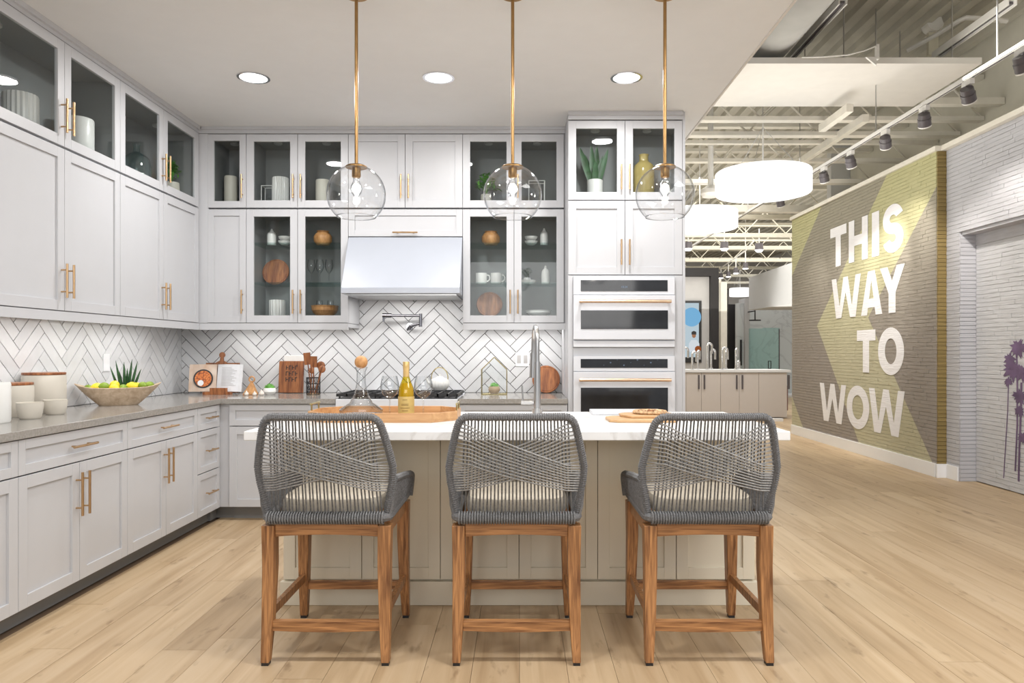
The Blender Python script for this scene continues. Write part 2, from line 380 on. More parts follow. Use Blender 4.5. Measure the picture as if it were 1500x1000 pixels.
def thing(name, loc, label, cat, group=None, rz=0):
    o = bpy.data.objects.new(name, None); COL.objects.link(o); o.location = loc; o.rotation_euler = (0, 0, rz)
    o.empty_display_size = 0.05
    return tag(o, label, cat, group)
def struct(o): o['kind'] = 'structure'; return o
def sempty(name):
    o = bpy.data.objects.new(name, None); COL.objects.link(o); o.empty_display_size = 0.1; return struct(o)
def copy_tree(o, loc=None, rz=None, label=None, parent=None):
    c = o.copy(); COL.objects.link(c)
    if parent is not None: c.parent = parent
    if loc is not None: c.location = loc
    if rz is not None: c.rotation_euler = (0, 0, rz)
    if label: c['label'] = label
    for ch in list(o.children): copy_tree(ch, parent=c)
    return c
def X_at(px, y): return (px-CX)*y/F
def Z_at(py, y): return EYE+(CY-py)*y/F
# ---------------------------------------------------------------- the room
XL, YB, HC = -2.90, 5.15, 3.06      # left wall, kitchen back wall, kitchen ceiling
XE = 1.40                           # edge of the kitchen ceiling and end of the back wall
YD = 4.513                          # door plane of the back base run and the tower
XD = -2.26                          # door plane of the left base run
YU, XU = 4.82, -2.575               # door planes of the wall cabinets
struct(MB().box(XL-0.15, XL, 0.2, YB+0.15, 0, 3.6).build('wall_left', GROUT))
wl = bpy.data.objects['wall_left']
wb = struct(MB().box(XL, 1.30, YB, YB+0.15, 0, 3.6).build('wall_back', GROUT))
struct(MB().box(XL-0.15, XE, -2.5, YB+0.15, HC, HC+0.25).build('ceiling', CEIL))
struct(MB().box(XE, XE+0.015, -2.5, YB+0.15, HC-0.004, HC+0.9).build('trim_1', CLOUD))

struct(MB().box(1.301, XE-0.001, YB-0.001, YB+0.15, 0, HC-0.001).build('trim_18', CLOUD))
# floor of oak planks
fl = struct(MB().box(-3.1, 14, -2.5, 22, -0.06, -0.012).build('floor', SUBFLOOR))
PW = 0.19; npl = 0; rest = MB(); plank_cache = {}
px_ = -2.28; cols_ = []
while px_ < 7.8: cols_.append(px_); px_ += PW
planks = []
for i, x0 in enumerate(cols_):
    y = 0.9+R.uniform(-1.9, 0)
    while y < 21.5:
        L = R.choice((1.5, 1.9, 2.2))
        y1 = min(y+L, 21.8)
        planks.append((x0, y, y1)); y = y1
def seen(x0, y0, y1):
    for yy in (y0, (y0+y1)/2, y1):
        if yy > 1.9:
            for xx in (x0, x0+PW):
                if -30 < CX+F*xx/yy < 1530 and not (xx > 4.2 and 2 < yy < 9.2): return True
    return False
vis = sorted([p for p in planks if seen(*p) and p[2] > 1.9], key=lambda p: p[1]+p[2]+abs(p[0])*0.3)
near = set(vis[:300])
for (x0, y0, y1) in planks:
    if (x0, y0, y1) in near:
        L = round(y1-y0, 3)
        if L not in plank_cache:
            plank_cache[L] = MB().box(0.0008, PW-0.0008, 0.0008, L-0.0008, -0.012, 0).mesh('plank', OAK)
        link('plank', plank_cache[L], fl, loc=(x0, y0, R.uniform(-0.0005, 0.0003)))
    elif y0 > 0.0:
        rest.box(x0+0.0015, x0+PW-0.0015, y0, y1-0.002, -0.012, 0)
rest.box(-3.0, 9, -2.5, -0.05, -0.012, 0); rest.box(7.9, 14, 0, 22, -0.012, -0.001)
rest.build('planks_far', OAK, fl, kind='stuff')

# herringbone tiles, 3x12 inch, clipped to the splashback outlines
TW, TL = 0.076, 0.3075
def clip(poly, x0, x1, z0, z1):
    def cut(P, f, g):
        out = []
        for i in range(len(P)):
            a, b_ = P[i-1], P[i]
            fa, fb = f(a), f(b_)
            if fa >= 0: 
                if fb >= 0: out.append(b_)
                else: t = fa/(fa-fb); out.append((a[0]+(b_[0]-a[0])*t, a[1]+(b_[1]-a[1])*t))
            elif fb >= 0:
                t = fa/(fa-fb); out.append((a[0]+(b_[0]-a[0])*t, a[1]+(b_[1]-a[1])*t)); out.append(b_)
        return out
    for f in (lambda p: p[0]-x0, lambda p: x1-p[0], lambda p: p[1]-z0, lambda p: z1-p[1]):
        poly = cut(poly, f, None)
        if len(poly) < 3: return []
    return poly
def area2(P): return abs(sum(P[i-1][0]*P[i][1]-P[i][0]*P[i-1][1] for i in range(len(P))))/2
def herring(rects, ox, oz, g=0.0025):
    """polygons (u, z) of the tiles that fall in any of the rects"""
    out = []; c = math.sqrt(0.5)
    for a in range(-60, 60):
        for b_ in range(-18, 18):
            # unrotated: lattice (w,w) and (L,-L)
            bx, bz = a*TW+b_*TL, a*TW-b_*TL
            for (x0, z0, x1, z1) in ((0, 0, TL, TW), (0, TW, TW, TW+TL)):
                P = [(bx+x0+g, bz+z0+g), (bx+x1-g, bz+z0+g), (bx+x1-g, bz+z1-g), (bx+x0+g, bz+z1-g)]
                P = [((x-z)*c+ox, (x+z)*c+oz) for x, z in P]
                for r_ in rects:
                    Q = clip(P, *r_)
                    if Q and area2(Q) > 2e-5: out.append(Q)
    return out
BX = (0.004)
for Q in herring([(XL+0.008, 0.392, 0.916, 1.80)], -0.897, 0.9354):
    MB().prism(Q, 'y', YB-0.008, YB, 0).build('tile', TILE, wb, bevel=0.0005)
for Q in herring([(2.3*K, YB*K-0.0096, 0.916, 1.52)], 4.173, 0.9505):      # already in metres
    MB().prism(Q, 'x', XL, XL+0.008, 0).build('tile', TILE, wl, bevel=0.0005)

# ---------------------------------------------------------------- cabinets (local: x along the front, y into the wall, z up)
_cache = {}
def handle_mesh(L, mat=BRASS, r=0.006):
    k = ('h', L, mat.name)
    if k not in _cache:
        b = MB(); b.cyl((0, -0.034, -L/2), (0, -0.034, L/2), r*1.08, n=10)
        for z in (-L*0.32, L*0.32): b.cyl((0, -0.034, z), (0, 0.0, z), r*0.75, n=8)
        _cache[k] = b.mesh('handle', mat)
    return _cache[k]
def frame_ring(b, w_, h, st, t0, t1, bev=0.003):
    """rails and stiles of a shaker front between y=t0 and y=t1"""
    b.box(0, st, t0, t1, 0, h); b.box(w_-st, w_, t0, t1, 0, h)
    b.box(st, w_-st, t0, t1, 0, st); b.box(st, w_-st, t0, t1, h-st, h)
def door_mesh(w_, h, glass=False, st=0.058, mat=PAINT):
    k = ('d', round(w_, 3), round(h, 3), glass, st, mat.name)
    if k not in _cache:
        b = MB(); frame_ring(b, w_, h, st, -0.020, 0.0)
        if not glass: b.box(st, w_-st, -0.009, -0.002, st, h-st)
        _cache[k] = b.mesh('door', mat)
    return _cache[k]
G = 0.0018
def front(par, x, z, w_, h, kind='door', hs=None, glass=False, L=0.19, st=0.058, mat=PAINT, hz=None, hmat=BRASS):
    """A door or drawer front with its pull. hs: 'l', 'r' side of a vertical pull, 'h' horizontal, None none"""
    d = link(kind, door_mesh(w_-2*G, h-2*G, glass, st, mat), par, bevel=0.0012, loc=(x+G, 0, z+G))
    if glass:
        k = ('p', round(w_, 3), round(h, 3))
        if k not in _cache: _cache[k] = MB().box(st-0.005, w_-st+0.005, -0.012, -0.008, st-0.005, h-st+0.005).mesh('pane', GLASS)
        link('pane', _cache[k], d)
    if hs == 'h':
        hz_ = h/2 if hz is None else hz
        link('handle', handle_mesh(L, hmat), d, loc=(w_/2, -0.019, hz_), rot=(0, PI/2, 0))
    elif hs:
        hz_ = L/2+0.07 if hz is None else hz
        link('handle', handle_mesh(L, hmat), d, loc=((st/2+0.0) if hs == 'l' else w_-st/2-0.003, -0.019, hz_))
    return d
def carcass(par, w_, dep, h, inside=True, mat=PAINT, t=0.018, shelves=(), y0=0.002):
    b = MB(); tb = 0.058 if inside else t
    b.box(0, t, y0, dep, 0, h); b.box(w_-t, w_, y0, dep, 0, h)
    b.box(t, w_-t, y0, dep, 0, tb); b.box(t, w_-t, y0, dep, h-t, h); b.box(t, w_-t, dep-0.008, dep, tb, h-t)
    b.build('body', mat, par)
    if inside:
        e = 0.002; b = MB(); a = t
        b.box(a, a+e, y0+0.01, dep-0.01, tb, h-a); b.box(w_-a-e, w_-a, y0+0.01, dep-0.01, tb, h-a)
        b.box(a, w_-a, y0+0.01, dep-0.01, tb, tb+e); b.box(a, w_-a, y0+0.01, dep-0.01, h-a-e, h-a)
        b.box(a, w_-a, dep-0.013, dep-0.009, tb, h-a)
        b.build('lining', INSIDE, par)
    for z in shelves:
        MB().box(t+0.004, w_-t-0.004, 0.02, dep-0.015, z-0.004, z+0.004).build('glass_shelf', SHELFGLASS, par)
def puck(par, x, y, z):
    b = MB(); b.lathe([(0.001, 0), (0.028, 0), (0.034, 0.004), (0.034, 0.016), (0.03, 0.018)], (x, y, z-0.018), 20)
    b.build('puck_light', PUCK, par)

ZT0, ZT1 = 2.415, 3.005        # glass row
ZW0, ZW1 = 1.495, 2.405        # main row
HW = PI/2
# left run, wall cabinets
ly = [2.905, 3.375, 3.845, 4.315, 4.785]
WR = XU-XL-0.012
for k, (a, what) in enumerate(((0, 'white vases inside, nearest the viewer'), (2, 'a teal bottle and leafy plant inside'))):
    t = thing('glass_cabinet', (XU, ly[a], ZT0), 'top-row glass cabinet with ' + what, 'cabinet', 'glass cabinets along the ceiling', HW)
    carcass(t, 0.94*K, WR, ZT1-ZT0)
    front(t, 0, 0, 0.47*K, ZT1-ZT0, hs='r', glass=True); front(t, 0.47*K, 0, 0.47*K, ZT1-ZT0, hs='l', glass=True)
    puck(t, 0.235*K, 0.17, ZT1-ZT0-0.021); puck(t, 0.705*K, 0.17, ZT1-ZT0-0.021)
for k, (a, what) in enumerate(((0, 'above the canisters'), (2, 'above the fruit bowl, next to the corner'))):
    t = thing('wall_cabinet', (XU, ly[a], ZW0), 'light grey two-door shaker wall cabinet ' + what, 'cabinet', 'plain wall cabinets on the left wall', HW)
    carcass(t, 0.94*K, WR, ZW1-ZW0, False)
    front(t, 0, 0, 0.47*K, ZW1-ZW0, hs='r'); front(t, 0.47*K, 0, 0.47*K, ZW1-ZW0, hs='l')
# light rail and crown of the left run
struct(MB().box(XL+0.012, XU-0.003, 2.905, YU-0.001, 1.462, 1.492).box(XU-0.002, XU+0.017, 2.905, YU-0.019, 1.44, 1.492).build('trim_2', PAINT))
struct(MB().box(XL+0.012, XU+0.018, 2.905, YU-0.022, 3.008, 3.045).box(XL+0.012, XU+0.035, 2.905, YU-0.04, 3.03, 3.059).build('trim_3', PAINT))
struct(MB().box(XU-0.02, XU+0.001, 4.788, YU-0.022, 1.495, 3.005).box(XU-0.02, -2.49, YU-0.02, YU, 1.495, 3.005).build('trim_4', PAINT))
# back run, wall cabinets
bx = [X_at(305, YU), X_at(362, YU), X_at(437, YU), X_at(511, YU), X_at(594, YU), X_at(678, YU), X_at(753, YU), X_at(826, YU)]
DB = (YB-YU)*K-0.014
HT, HWm = ZT1-ZT0, ZW1-ZW0
t = thing('glass_cabinet', (bx[0], YU, ZT0), 'narrow one-door glass cabinet under the ceiling in the corner', 'cabinet', 'glass cabinets along the ceiling')
carcass(t, bx[1]-bx[0], DB, HT); front(t, 0, 0, bx[1]-bx[0], HT, hs='r', glass=True, st=0.052); puck(t, 0.15, 0.16, HT-0.021)
t = thing('glass_cabinet', (bx[1], YU, ZT0), 'two-door top glass cabinet with white and grey vases, behind the first globe pendant', 'cabinet', 'glass cabinets along the ceiling')
carcass(t, bx[3]-bx[1], DB, HT); front(t, 0, 0, bx[2]-bx[1], HT, hs='r', glass=True); front(t, bx[2]-bx[1], 0, bx[3]-bx[2], HT, hs='l', glass=True)
puck(t, 0.2, 0.14, HT-0.021); puck(t, 0.6, 0.14, HT-0.021)
t = thing('wall_cabinet', (bx[3], YU, ZT0), 'plain two-door shaker cabinet under the ceiling above the range hood', 'cabinet')
carcass(t, bx[5]-bx[3], DB, HT, False); front(t, 0, 0, bx[4]-bx[3], HT, hs='r'); front(t, bx[4]-bx[3], 0, bx[5]-bx[4], HT, hs='l')
t = thing('glass_cabinet', (bx[5], YU, ZT0), 'two-door top glass cabinet with a green plant, behind the middle globe pendant', 'cabinet', 'glass cabinets along the ceiling')
carcass(t, bx[7]-bx[5], DB, HT); front(t, 0, 0, bx[6]-bx[5], HT, hs=None, glass=True); front(t, bx[6]-bx[5], 0, bx[7]-bx[6], HT, hs='l', glass=True)
puck(t, 0.2, 0.14, HT-0.021); puck(t, 0.6, 0.14, HT-0.021)
t = thing('wall_cabinet', (bx[0], YU, ZW0), 'narrow one-door plain wall cabinet above the cookbook in the corner', 'cabinet')
carcass(t, bx[1]-bx[0], DB, HWm, False); front(t, 0, 0, bx[1]-bx[0], HWm, hs='r', st=0.052)
SH1, SH2 = 1.82-ZW0, 2.14-ZW0
t = thing('glass_cabinet', (bx[1], YU, ZW0), 'two-door glass wall cabinet holding wine glasses and a round wooden board, beside the hood', 'cabinet', 'glass wall cabinets flanking the hood')
carcass(t, bx[3]-bx[1], DB, HWm, shelves=(SH1, SH2)); front(t, 0, 0, bx[2]-bx[1], HWm, hs='r', glass=True); front(t, bx[2]-bx[1], 0, bx[3]-bx[2], HWm, hs='l', glass=True)
t = thing('glass_cabinet', (bx[5], YU, ZW0), 'two-door glass wall cabinet holding mugs and white dishes, beside the oven tower', 'cabinet', 'glass wall cabinets flanking the hood')
carcass(t, bx[7]-bx[5], DB, HWm, shelves=(SH1, SH2)); front(t, 0, 0, bx[6]-bx[5], HWm, hs='r', glass=True); front(t, bx[6]-bx[5], 0, bx[7]-bx[6], HWm, hs='l', glass=True)
t = thing('hood_cabinet', (bx[3], YU, 2.185), 'low flap-door cabinet with a horizontal brass pull directly above the white hood', 'cabinet')
carcass(t, bx[5]-bx[3], DB, ZW1-2.185, False); front(t, 0, 0, bx[5]-bx[3], ZW1-2.185, hs='h', hz=0.027, L=0.2, st=0.05)
struct(MB().box(XU-0.02, 0.37, YU-0.022, YB-0.012, 3.008, 3.059).box(XU+0.04, 0.37, YU-0.035, YU, 3.035, 3.059).build('trim_5', PAINT))
struct(MB().box(-2.49, bx[3]-0.001, YU-0.001, YB-0.012, 1.462, 1.492).box(XU+0.018, bx[3]-0.001, YU-0.018, YU-0.0015, 1.44, 1.492)
       .box(bx[5]+0.001, 0.370, YU-0.001, YB-0.012, 1.462, 1.492).box(bx[5]+0.001, 0.370, YU-0.018, YU-0.0015, 1.44, 1.492).build('trim_6', PAINT))

# range hood
hx0, hx1 = bx[3]+0.002, bx[5]-0.002
hood = thing('range_hood', ((hx0+hx1)/2, 0, 1.70), 'sloped white range hood with a thin lip above the cooktop', 'range hood')
hw = (hx1-hx0)/2; yf = 4.60
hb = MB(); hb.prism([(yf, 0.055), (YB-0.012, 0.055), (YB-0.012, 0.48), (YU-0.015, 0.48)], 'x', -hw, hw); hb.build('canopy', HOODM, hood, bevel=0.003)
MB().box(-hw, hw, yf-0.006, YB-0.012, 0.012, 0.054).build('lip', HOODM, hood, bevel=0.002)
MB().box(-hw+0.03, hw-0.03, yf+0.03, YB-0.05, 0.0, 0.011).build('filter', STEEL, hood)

# left run, base cabinets and drawers
def base(t, w_, dep, conf, mat=PAINT, hl=0.2):
    h = 0.772; z0 = 0.102
    carcass(t, w_, dep, h, False, mat); t.children[-1].location.z = z0
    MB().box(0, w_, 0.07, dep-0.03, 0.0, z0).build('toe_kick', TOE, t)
    if conf == 'dd':
        front(t, 0, z0+0.607, w_, 0.163, 'drawer', 'h', L=hl, st=0.045)
        front(t, 0, z0, w_/2, 0.604, hs='r', L=0.22, hz=0.604-0.16); front(t, w_/2, z0, w_/2, 0.604, hs='l', L=0.22, hz=0.604-0.16)
    elif conf == 'ddd':
        front(t, 0, z0+0.607, w_, 0.163, 'drawer', 'h', L=0.16, st=0.045)
        front(t, 0, z0+0.305, w_, 0.299, 'drawer', 'h', L=0.16, st=0.045)
        front(t, 0, z0, w_, 0.302, 'drawer', 'h', L=0.16, st=0.045)
DL = XD-XL-0.012
for (a, b_, conf, lab) in ((1.94, 2.686, 'dd', 'light grey base cabinet cut by the left edge of the picture'),
                           (2.686, 3.434, 'dd', 'light grey base cabinet with one drawer and two doors, below the canisters'),
                           (3.434, 4.182, 'dd', 'light grey base cabinet with one drawer and two doors, below the fruit bowl'),
                           (4.182, 4.49, 'ddd', 'narrow light grey stack of three drawers at the inner corner')):
    t = thing('base_cabinet', (XD, a, 0), lab, 'cabinet', 'base cabinets on the left wall', HW); base(t, (b_-a)*K, DL, conf)
struct(MB().box(XD-0.02, XD, 4.492, YD+0.02, 0.1, 0.874).box(XD-0.0, X_at(337, YD)-0.002, YD, YD+0.02, 0.1, 0.874).build('trim_7', PAINT))
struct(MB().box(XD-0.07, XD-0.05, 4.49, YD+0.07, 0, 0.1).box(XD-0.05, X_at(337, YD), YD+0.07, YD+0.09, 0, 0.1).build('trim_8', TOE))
rx0, rx1 = -1.372, -0.458
DBB = (YB-YD)*K-0.014
c0 = X_at(337, YD)
t = thing('base_cabinet', (c0, YD, 0), 'light grey base cabinet between the corner and the range', 'cabinet'); base(t, rx0-0.003-c0, DBB, 'dd')
c1 = X_at(832, YD)
t = thing('base_cabinet', (rx1+0.003, YD, 0), 'light grey base cabinet between the range and the oven tower', 'cabinet'); base(t, c1-0.004-rx1-0.003, DBB, 'dd')
# worktops
wt = MB(); wt.prism([(XL+0.010, 1.94), (XD+0.035, 1.94), (XD+0.035, YD-0.035), (rx0-0.002, YD-0.035), (rx0-0.002, YB-0.010), (XL+0.010, YB-0.010)], 'z', 0.876, 0.914)
tag(wt.build('countertop', QUARTZ, bevel=0.002), 'polished grey L-shaped worktop under the canisters, fruit bowl and cookbook', 'countertop')
tag(MB().box(rx1+0.002, c1-0.004, YD-0.035, YB-0.010, 0.876, 0.914).build('countertop', QUARTZ, bevel=0.002), 'short grey worktop between range and oven tower with the terrarium on it', 'countertop')

# range with cooktop
rg = thing('range', ((rx0+rx1)/2, YD, 0), 'white gas range with black cast iron grates under the hood', 'range'); rw = (rx1-rx0)/2-0.002
MB().box(-rw, rw, 0.0, DBB-0.01, 0.1, 0.85).build('body', WHITE, rg)
MB().box(-rw+0.01, rw-0.01, 0.05, DBB-0.02, 0, 0.099).build('toe_kick', TOE, rg)
MB().box(-rw+0.003, rw-0.003, -0.035, -0.001, 0.12, 0.76).build('door', WHITE, rg, bevel=0.004)
d_ = [c for c in rg.children if c.name.startswith('door')][0]
MB().cyl((-rw+0.06, -0.075, 0.70), (rw-0.06, -0.075, 0.70), 0.012, n=12).cyl((-rw+0.1, -0.075, 0.70), (-rw+0.1, -0.035, 0.70), 0.009).cyl((rw-0.1, -0.075, 0.70), (rw-0.1, -0.035, 0.70), 0.009).build('handle', COPPER, d_)
MB().box(-rw, rw, -0.05, DBB-0.01, 0.851, 0.912).build('cooktop', WHITE, rg, bevel=0.004)
for i in range(5):
    x = -rw+0.12+i*(2*rw-0.24)/4; MB().cyl((x, -0.05, 0.80), (x, -0.085, 0.80), 0.022, 0.019, n=16).build('knob', COPPER, rg)
MB().box(-rw, rw, -0.05, -0.001, 0.765, 0.848).build('control_panel', WHITE, rg, bevel=0.004)
for i in range(3):
    gw = 2*rw/3; x0 = -rw+i*gw+0.006; b = MB()
    for q in range(5):
        xx = x0+(gw-0.012)*q/4; b.box(xx-0.006, xx+0.006, -0.03, 0.53, 0.93, 0.95)
    for yy in (-0.03, 0.16, 0.34, 0.52): b.box(x0, x0+gw-0.012, yy, yy+0.014, 0.93, 0.95)
    for xx in (x0+0.01, x0+gw-0.025):
        for yy in (-0.02, 0.51): b.box(xx, xx+0.012, yy, yy+0.012, 0.9125, 0.93)
    b.build('grate', BLACK, rg)
MB().box(-rw+0.015, rw-0.015, -0.03, 0.54, 0.9125, 0.917).build('burner_tray', BLACK, rg)
for i in range(3):
    for yy in (0.08, 0.42): MB().lathe([(0.001, 0.02), (0.035, 0.02), (0.04, 0.012), (0.04, 0)], (-rw+0.15+i*(2*rw-0.3)/2, yy, 0.9172), 16).build('burner', BLACK, rg)

# oven tower
tx0, tx1 = c1, X_at(999, YD)
tw_ = tx1-tx0
tower = thing('oven_tower', (tx0, YD, 0), 'tall light grey cabinet tower housing the two white wall ovens', 'cabinet')
b = MB(); b.box(0, 0.018, 0.002, DBB, 0.1, 3.0); b.box(tw_-0.018, tw_, 0.002, DBB, 0.1, 3.0); b.box(0.018, tw_-0.018, DBB-0.01, DBB, 0.1, 3.0)
for z in (0.1, 0.72, 1.25, 1.835, 2.398, 2.98): b.box(0.018, tw_-0.018, 0.002, DBB-0.01, z, z+0.018)
ox0, ox1 = X_at(839, YD)-tx0, X_at(987, YD)-tx0
b.box(0.0, ox0-0.001, -0.018, 0.002, 0.735, 1.835); b.box(ox1+0.001, tw_, -0.018, 0.002, 0.735, 1.835)
b.box(ox0, ox1, -0.018, 0.002, 1.822, 1.835); b.box(ox0, ox1, -0.018, 0.002, 1.235, 1.298)
b.build('body', PAINT, tower, bevel=0.001)
b = MB(); b.box(0.018, 0.02, 0.01, DBB-0.012, 2.416, 2.98); b.box(tw_-0.02, tw_-0.018, 0.01, DBB-0.012, 2.416, 2.98)
b.box(0.018, tw_-0.018, 0.3, 0.304, 2.416, 2.98); b.box(0.02, tw_-0.02, 0.01, 0.3, 2.416, 2.458); b.box(0.02, tw_-0.02, 0.01, 0.3, 2.978, 2.98); b.build('lining', INSIDE, tower)
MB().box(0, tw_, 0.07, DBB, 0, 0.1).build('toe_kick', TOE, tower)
dm = X_at(915, YD)-tx0
front(tower, 0, 2.40, dm, 0.595, hs='r', glass=True); front(tower, dm, 2.40, tw_-dm, 0.595, hs='l', glass=True)
front(tower, 0, 1.84, dm, 0.555, hs='r'); front(tower, dm, 1.84, tw_-dm, 0.555, hs='l')
front(tower, 0, 0.10, tw_, 0.62, 'drawer', 'h', L=0.3)
puck(tower, 0.22, 0.15, 2.976); puck(tower, 0.62, 0.15, 2.976)
MB().box(0.0, tw_+0.0, -0.03, DBB, 3.001, 3.03).box(0, tw_, -0.045, DBB, 3.03, 3.059).build('crown', PAINT, tower)
struct(MB().box(tx1+0.001, tx1+0.02, YD-0.015, YB-0.002, 0, 3.058).build('trim_9', PAINT))
struct(MB().box(bx[7]+0.002, tx0-0.001, YU-0.005, YB-0.012, 0.92, 3.058).build('trim_10', PAINT))

def ovens():
    # upper speed oven
    def txt(s_, size, loc, par, mat, name='lettering'):
        c = bpy.data.curves.new(name, 'FONT'); c.body = s_; c.size = size; c.extrude = 0.0004; c.align_x = 'CENTER'
        o = bpy.data.objects.new(name, c); me = bpy.data.meshes.new_from_object(o); bpy.data.objects.remove(o)
        me.materials.clear(); me.materials.append(mat)
        return link(name, me, par, loc=loc, rot=(PI/2, 0, 0))
    LED = glow('display_glow', (0.35, 0.45, 0.6), 0.9)
    wd = ox1-ox0-0.002
    for (z0, z1, lab, kind) in ((1.300, 1.820, 'white speed oven with a shallow window, upper of the two wall ovens', 'up'),
                                (0.740, 1.233, 'white wall oven with a taller dark window, lower of the two', 'low')):
        o = thing('built_in_oven', (tx0+ox0+0.001, YD-0.018, z0), lab, 'oven')
        H = z1-z0
        MB().box(0.0, wd, 0.0, 0.45, 0.0, H).build('body', WHITE, o)
        zp = H-0.135 if kind == 'up' else H-0.118
        MB().box(0, wd, -0.022, -0.001, zp+0.004, H).build('control_panel', WHITE, o, bevel=0.003)
        cp = [c for c in o.children if 'control' in c.name][0]
        MB().box(0.055, wd-0.055, -0.025, -0.0225, zp+0.03, H-0.022).build('display', BLACKGLASS, cp)
        if kind == 'up':
            txt('10:24', 0.022, (wd/2, -0.0255, zp+0.055), cp, LED)
        else:
            for q in range(9):
                txt('o' if q % 2 else '-', 0.02, (wd*0.3+q*0.05, -0.0255, zp+0.045+0.02*(q % 3)), cp, LED, 'symbol')
        lo = 0.055 if kind == 'up' else 0.0
        d = MB(); d.box(0, wd, -0.034, -0.001, lo, zp).build('door', WHITE, o, bevel=0.004)
        d = [c for c in o.children if c.name.startswith('door')][0]
        if kind == 'up': wz0, wz1 = Z_at(482, YD)-z0, Z_at(455, YD)-z0
        else: wz0, wz1 = 0.06, Z_at(567, YD)-z0
        MB().box(0.055, wd-0.055, -0.038, -0.0345, wz0, wz1).build('window', BLACKGLASS, d)
        hz = Z_at(442.5 if kind == 'up' else 555.5, YD)-z0
        hb_ = MB(); hb_.cyl((0.04, -0.085, hz), (wd-0.04, -0.085, hz), 0.0125, n=16)
        hb_.cyl((0.055, -0.085, hz), (0.055, -0.034, hz), 0.010).cyl((wd-0.055, -0.085, hz), (wd-0.055, -0.034, hz), 0.010).build('handle', COPPER, d)
        if kind == 'up': MB().box(0, wd, -0.02, -0.001, 0.0, 0.045).build('vent_trim', WHITE, o, bevel=0.002)
ovens()

# island
ix0, ix1 = -1.185, 1.18
isl = thing('island_cabinet', (ix0, 3.01, 0), 'pale island cabinet with six shaker panels behind the stools', 'kitchen island')
MB().box(0, ix1-ix0, 0.0215, 0.50, 0.0, 0.872).build('body', PAINT_ISL, isl)
pw = (ix1-ix0)/6
for i in range(6):
    front(isl, i*pw, 0.125, pw, 0.745, mat=PAINT_ISL).location.y = 0.0205
MB().box(-0.012, ix1-ix0+0.012, -0.012, 0.0205, 0, 0.118).build('baseboard', PAINT_ISL, isl, bevel=0.003)
tag(MB().box(-1.222, 1.20, 2.66, 3.53, 0.874, 0.914).build('island_countertop', MARBLE, bevel=0.003), 'white veined marble slab topping the island', 'countertop')

# recessed downlights
dl = thing('downlight', (-1.74, 3.93, HC), 'recessed round ceiling light, nearest the left wall cabinets', 'ceiling light', 'recessed ceiling lights')
MB().lathe([(0.088, -0.001), (0.088, -0.006), (0.104, -0.006), (0.104, -0.0005)], (0, 0, 0), 32).build('trim_ring', CHROME, dl)
MB().lathe([(0.0005, -0.003), (0.088, -0.003)], (0, 0, 0), 32).build('lens', DOWN, dl)
copy_tree(dl, (-0.53, 3.93, HC), label='recessed round ceiling light between the first two pendant rods')
copy_tree(dl, (0.70, 3.93, HC), label='recessed round ceiling light in front of the oven tower')

# pendants
def pendant(x, lab, tilt=0.0):
    t = thing('globe_pendant', (x, 3.0, 0), lab, 'pendant light', 'glass globe pendants over the island')
    rc, zc = 0.146, 2.050
    MB().cyl((0, 0, 2.193), (0, 0, HC-0.02), 0.0085, n=12).build('rod', BRASS2, t)
    MB().lathe([(0.001, 0), (0.06, 0), (0.06, -0.018), (0.001, -0.018)], (0, 0, HC-0.001), 24).build('ceiling_plate', BRASS2, t)
    MB().lathe([(0.001, 0.008), (0.046, 0.006), (0.054, 0), (0.054, -0.005), (0.001, -0.005)], (0, 0, 2.190), 28).build('cap', BRASS2, t)
    MB().lathe([(0.022, 0), (0.022, -0.045), (0.018, -0.05), (0.001, -0.05)], (0, 0, 2.185), 20).build('socket', BRASS2, t)
    a0, a1 = math.asin(0.05/rc), PI-math.asin(0.096/rc)
    prof = [(rc*math.sin(a0+(a1-a0)*i/28), rc*math.cos(a0+(a1-a0)*i/28)) for i in range(29)]
    prof += [(prof[-1][0]-0.002, prof[-1][1]-0.001)]
    MB().lathe(prof, (0, 0, zc), 48).build('globe', GLOBE, t)
    rim = [(0.096*math.cos(2*PI*i/40), 0.096*math.sin(2*PI*i/40), zc+prof[-2][1]) for i in range(40)]
    MB().ring_tube(rim, 0.0022, 6, closed=True).build('globe_rim', CLEAR, t)
    MB().lathe([(0.001, -0.098), (0.013, -0.094), (0.024, -0.080), (0.029, -0.062), (0.026, -0.042), (0.016, -0.022), (0.014, 0)], (0, 0, 2.138), 20).build('bulb', CLEAR, t)
    MB().ball((0, 0, 2.081), 0.017, 12, sz=1.5).build('filament', BULB, t)
    l = bpy.data.lights.new('pendant_lamp', 'POINT'); l.energy = 3.0; l.color = (1, 0.93, 0.84); l.shadow_soft_size = 0.03
    o = bpy.data.objects.new('pendant_lamp', l); COL.objects.link(o); o.location = (x, 3.0, 2.01)
pendant(X_at(522, 3.0), 'clear glass globe pendant on a brass rod, in front of the range hood')
pendant(X_at(751, 3.0), 'clear glass globe pendant on a brass rod, above the middle stool')
pendant(X_at(974, 3.0), 'clear glass globe pendant on a brass rod, in front of the oven tower')
BANDC = flat('band_cord', (0.33, 0.325, 0.32), 0.8, var=0.3, scale=120)
CORD = flat('rope_cord', (0.17, 0.167, 0.165), 0.8, var=0.3, scale=120)
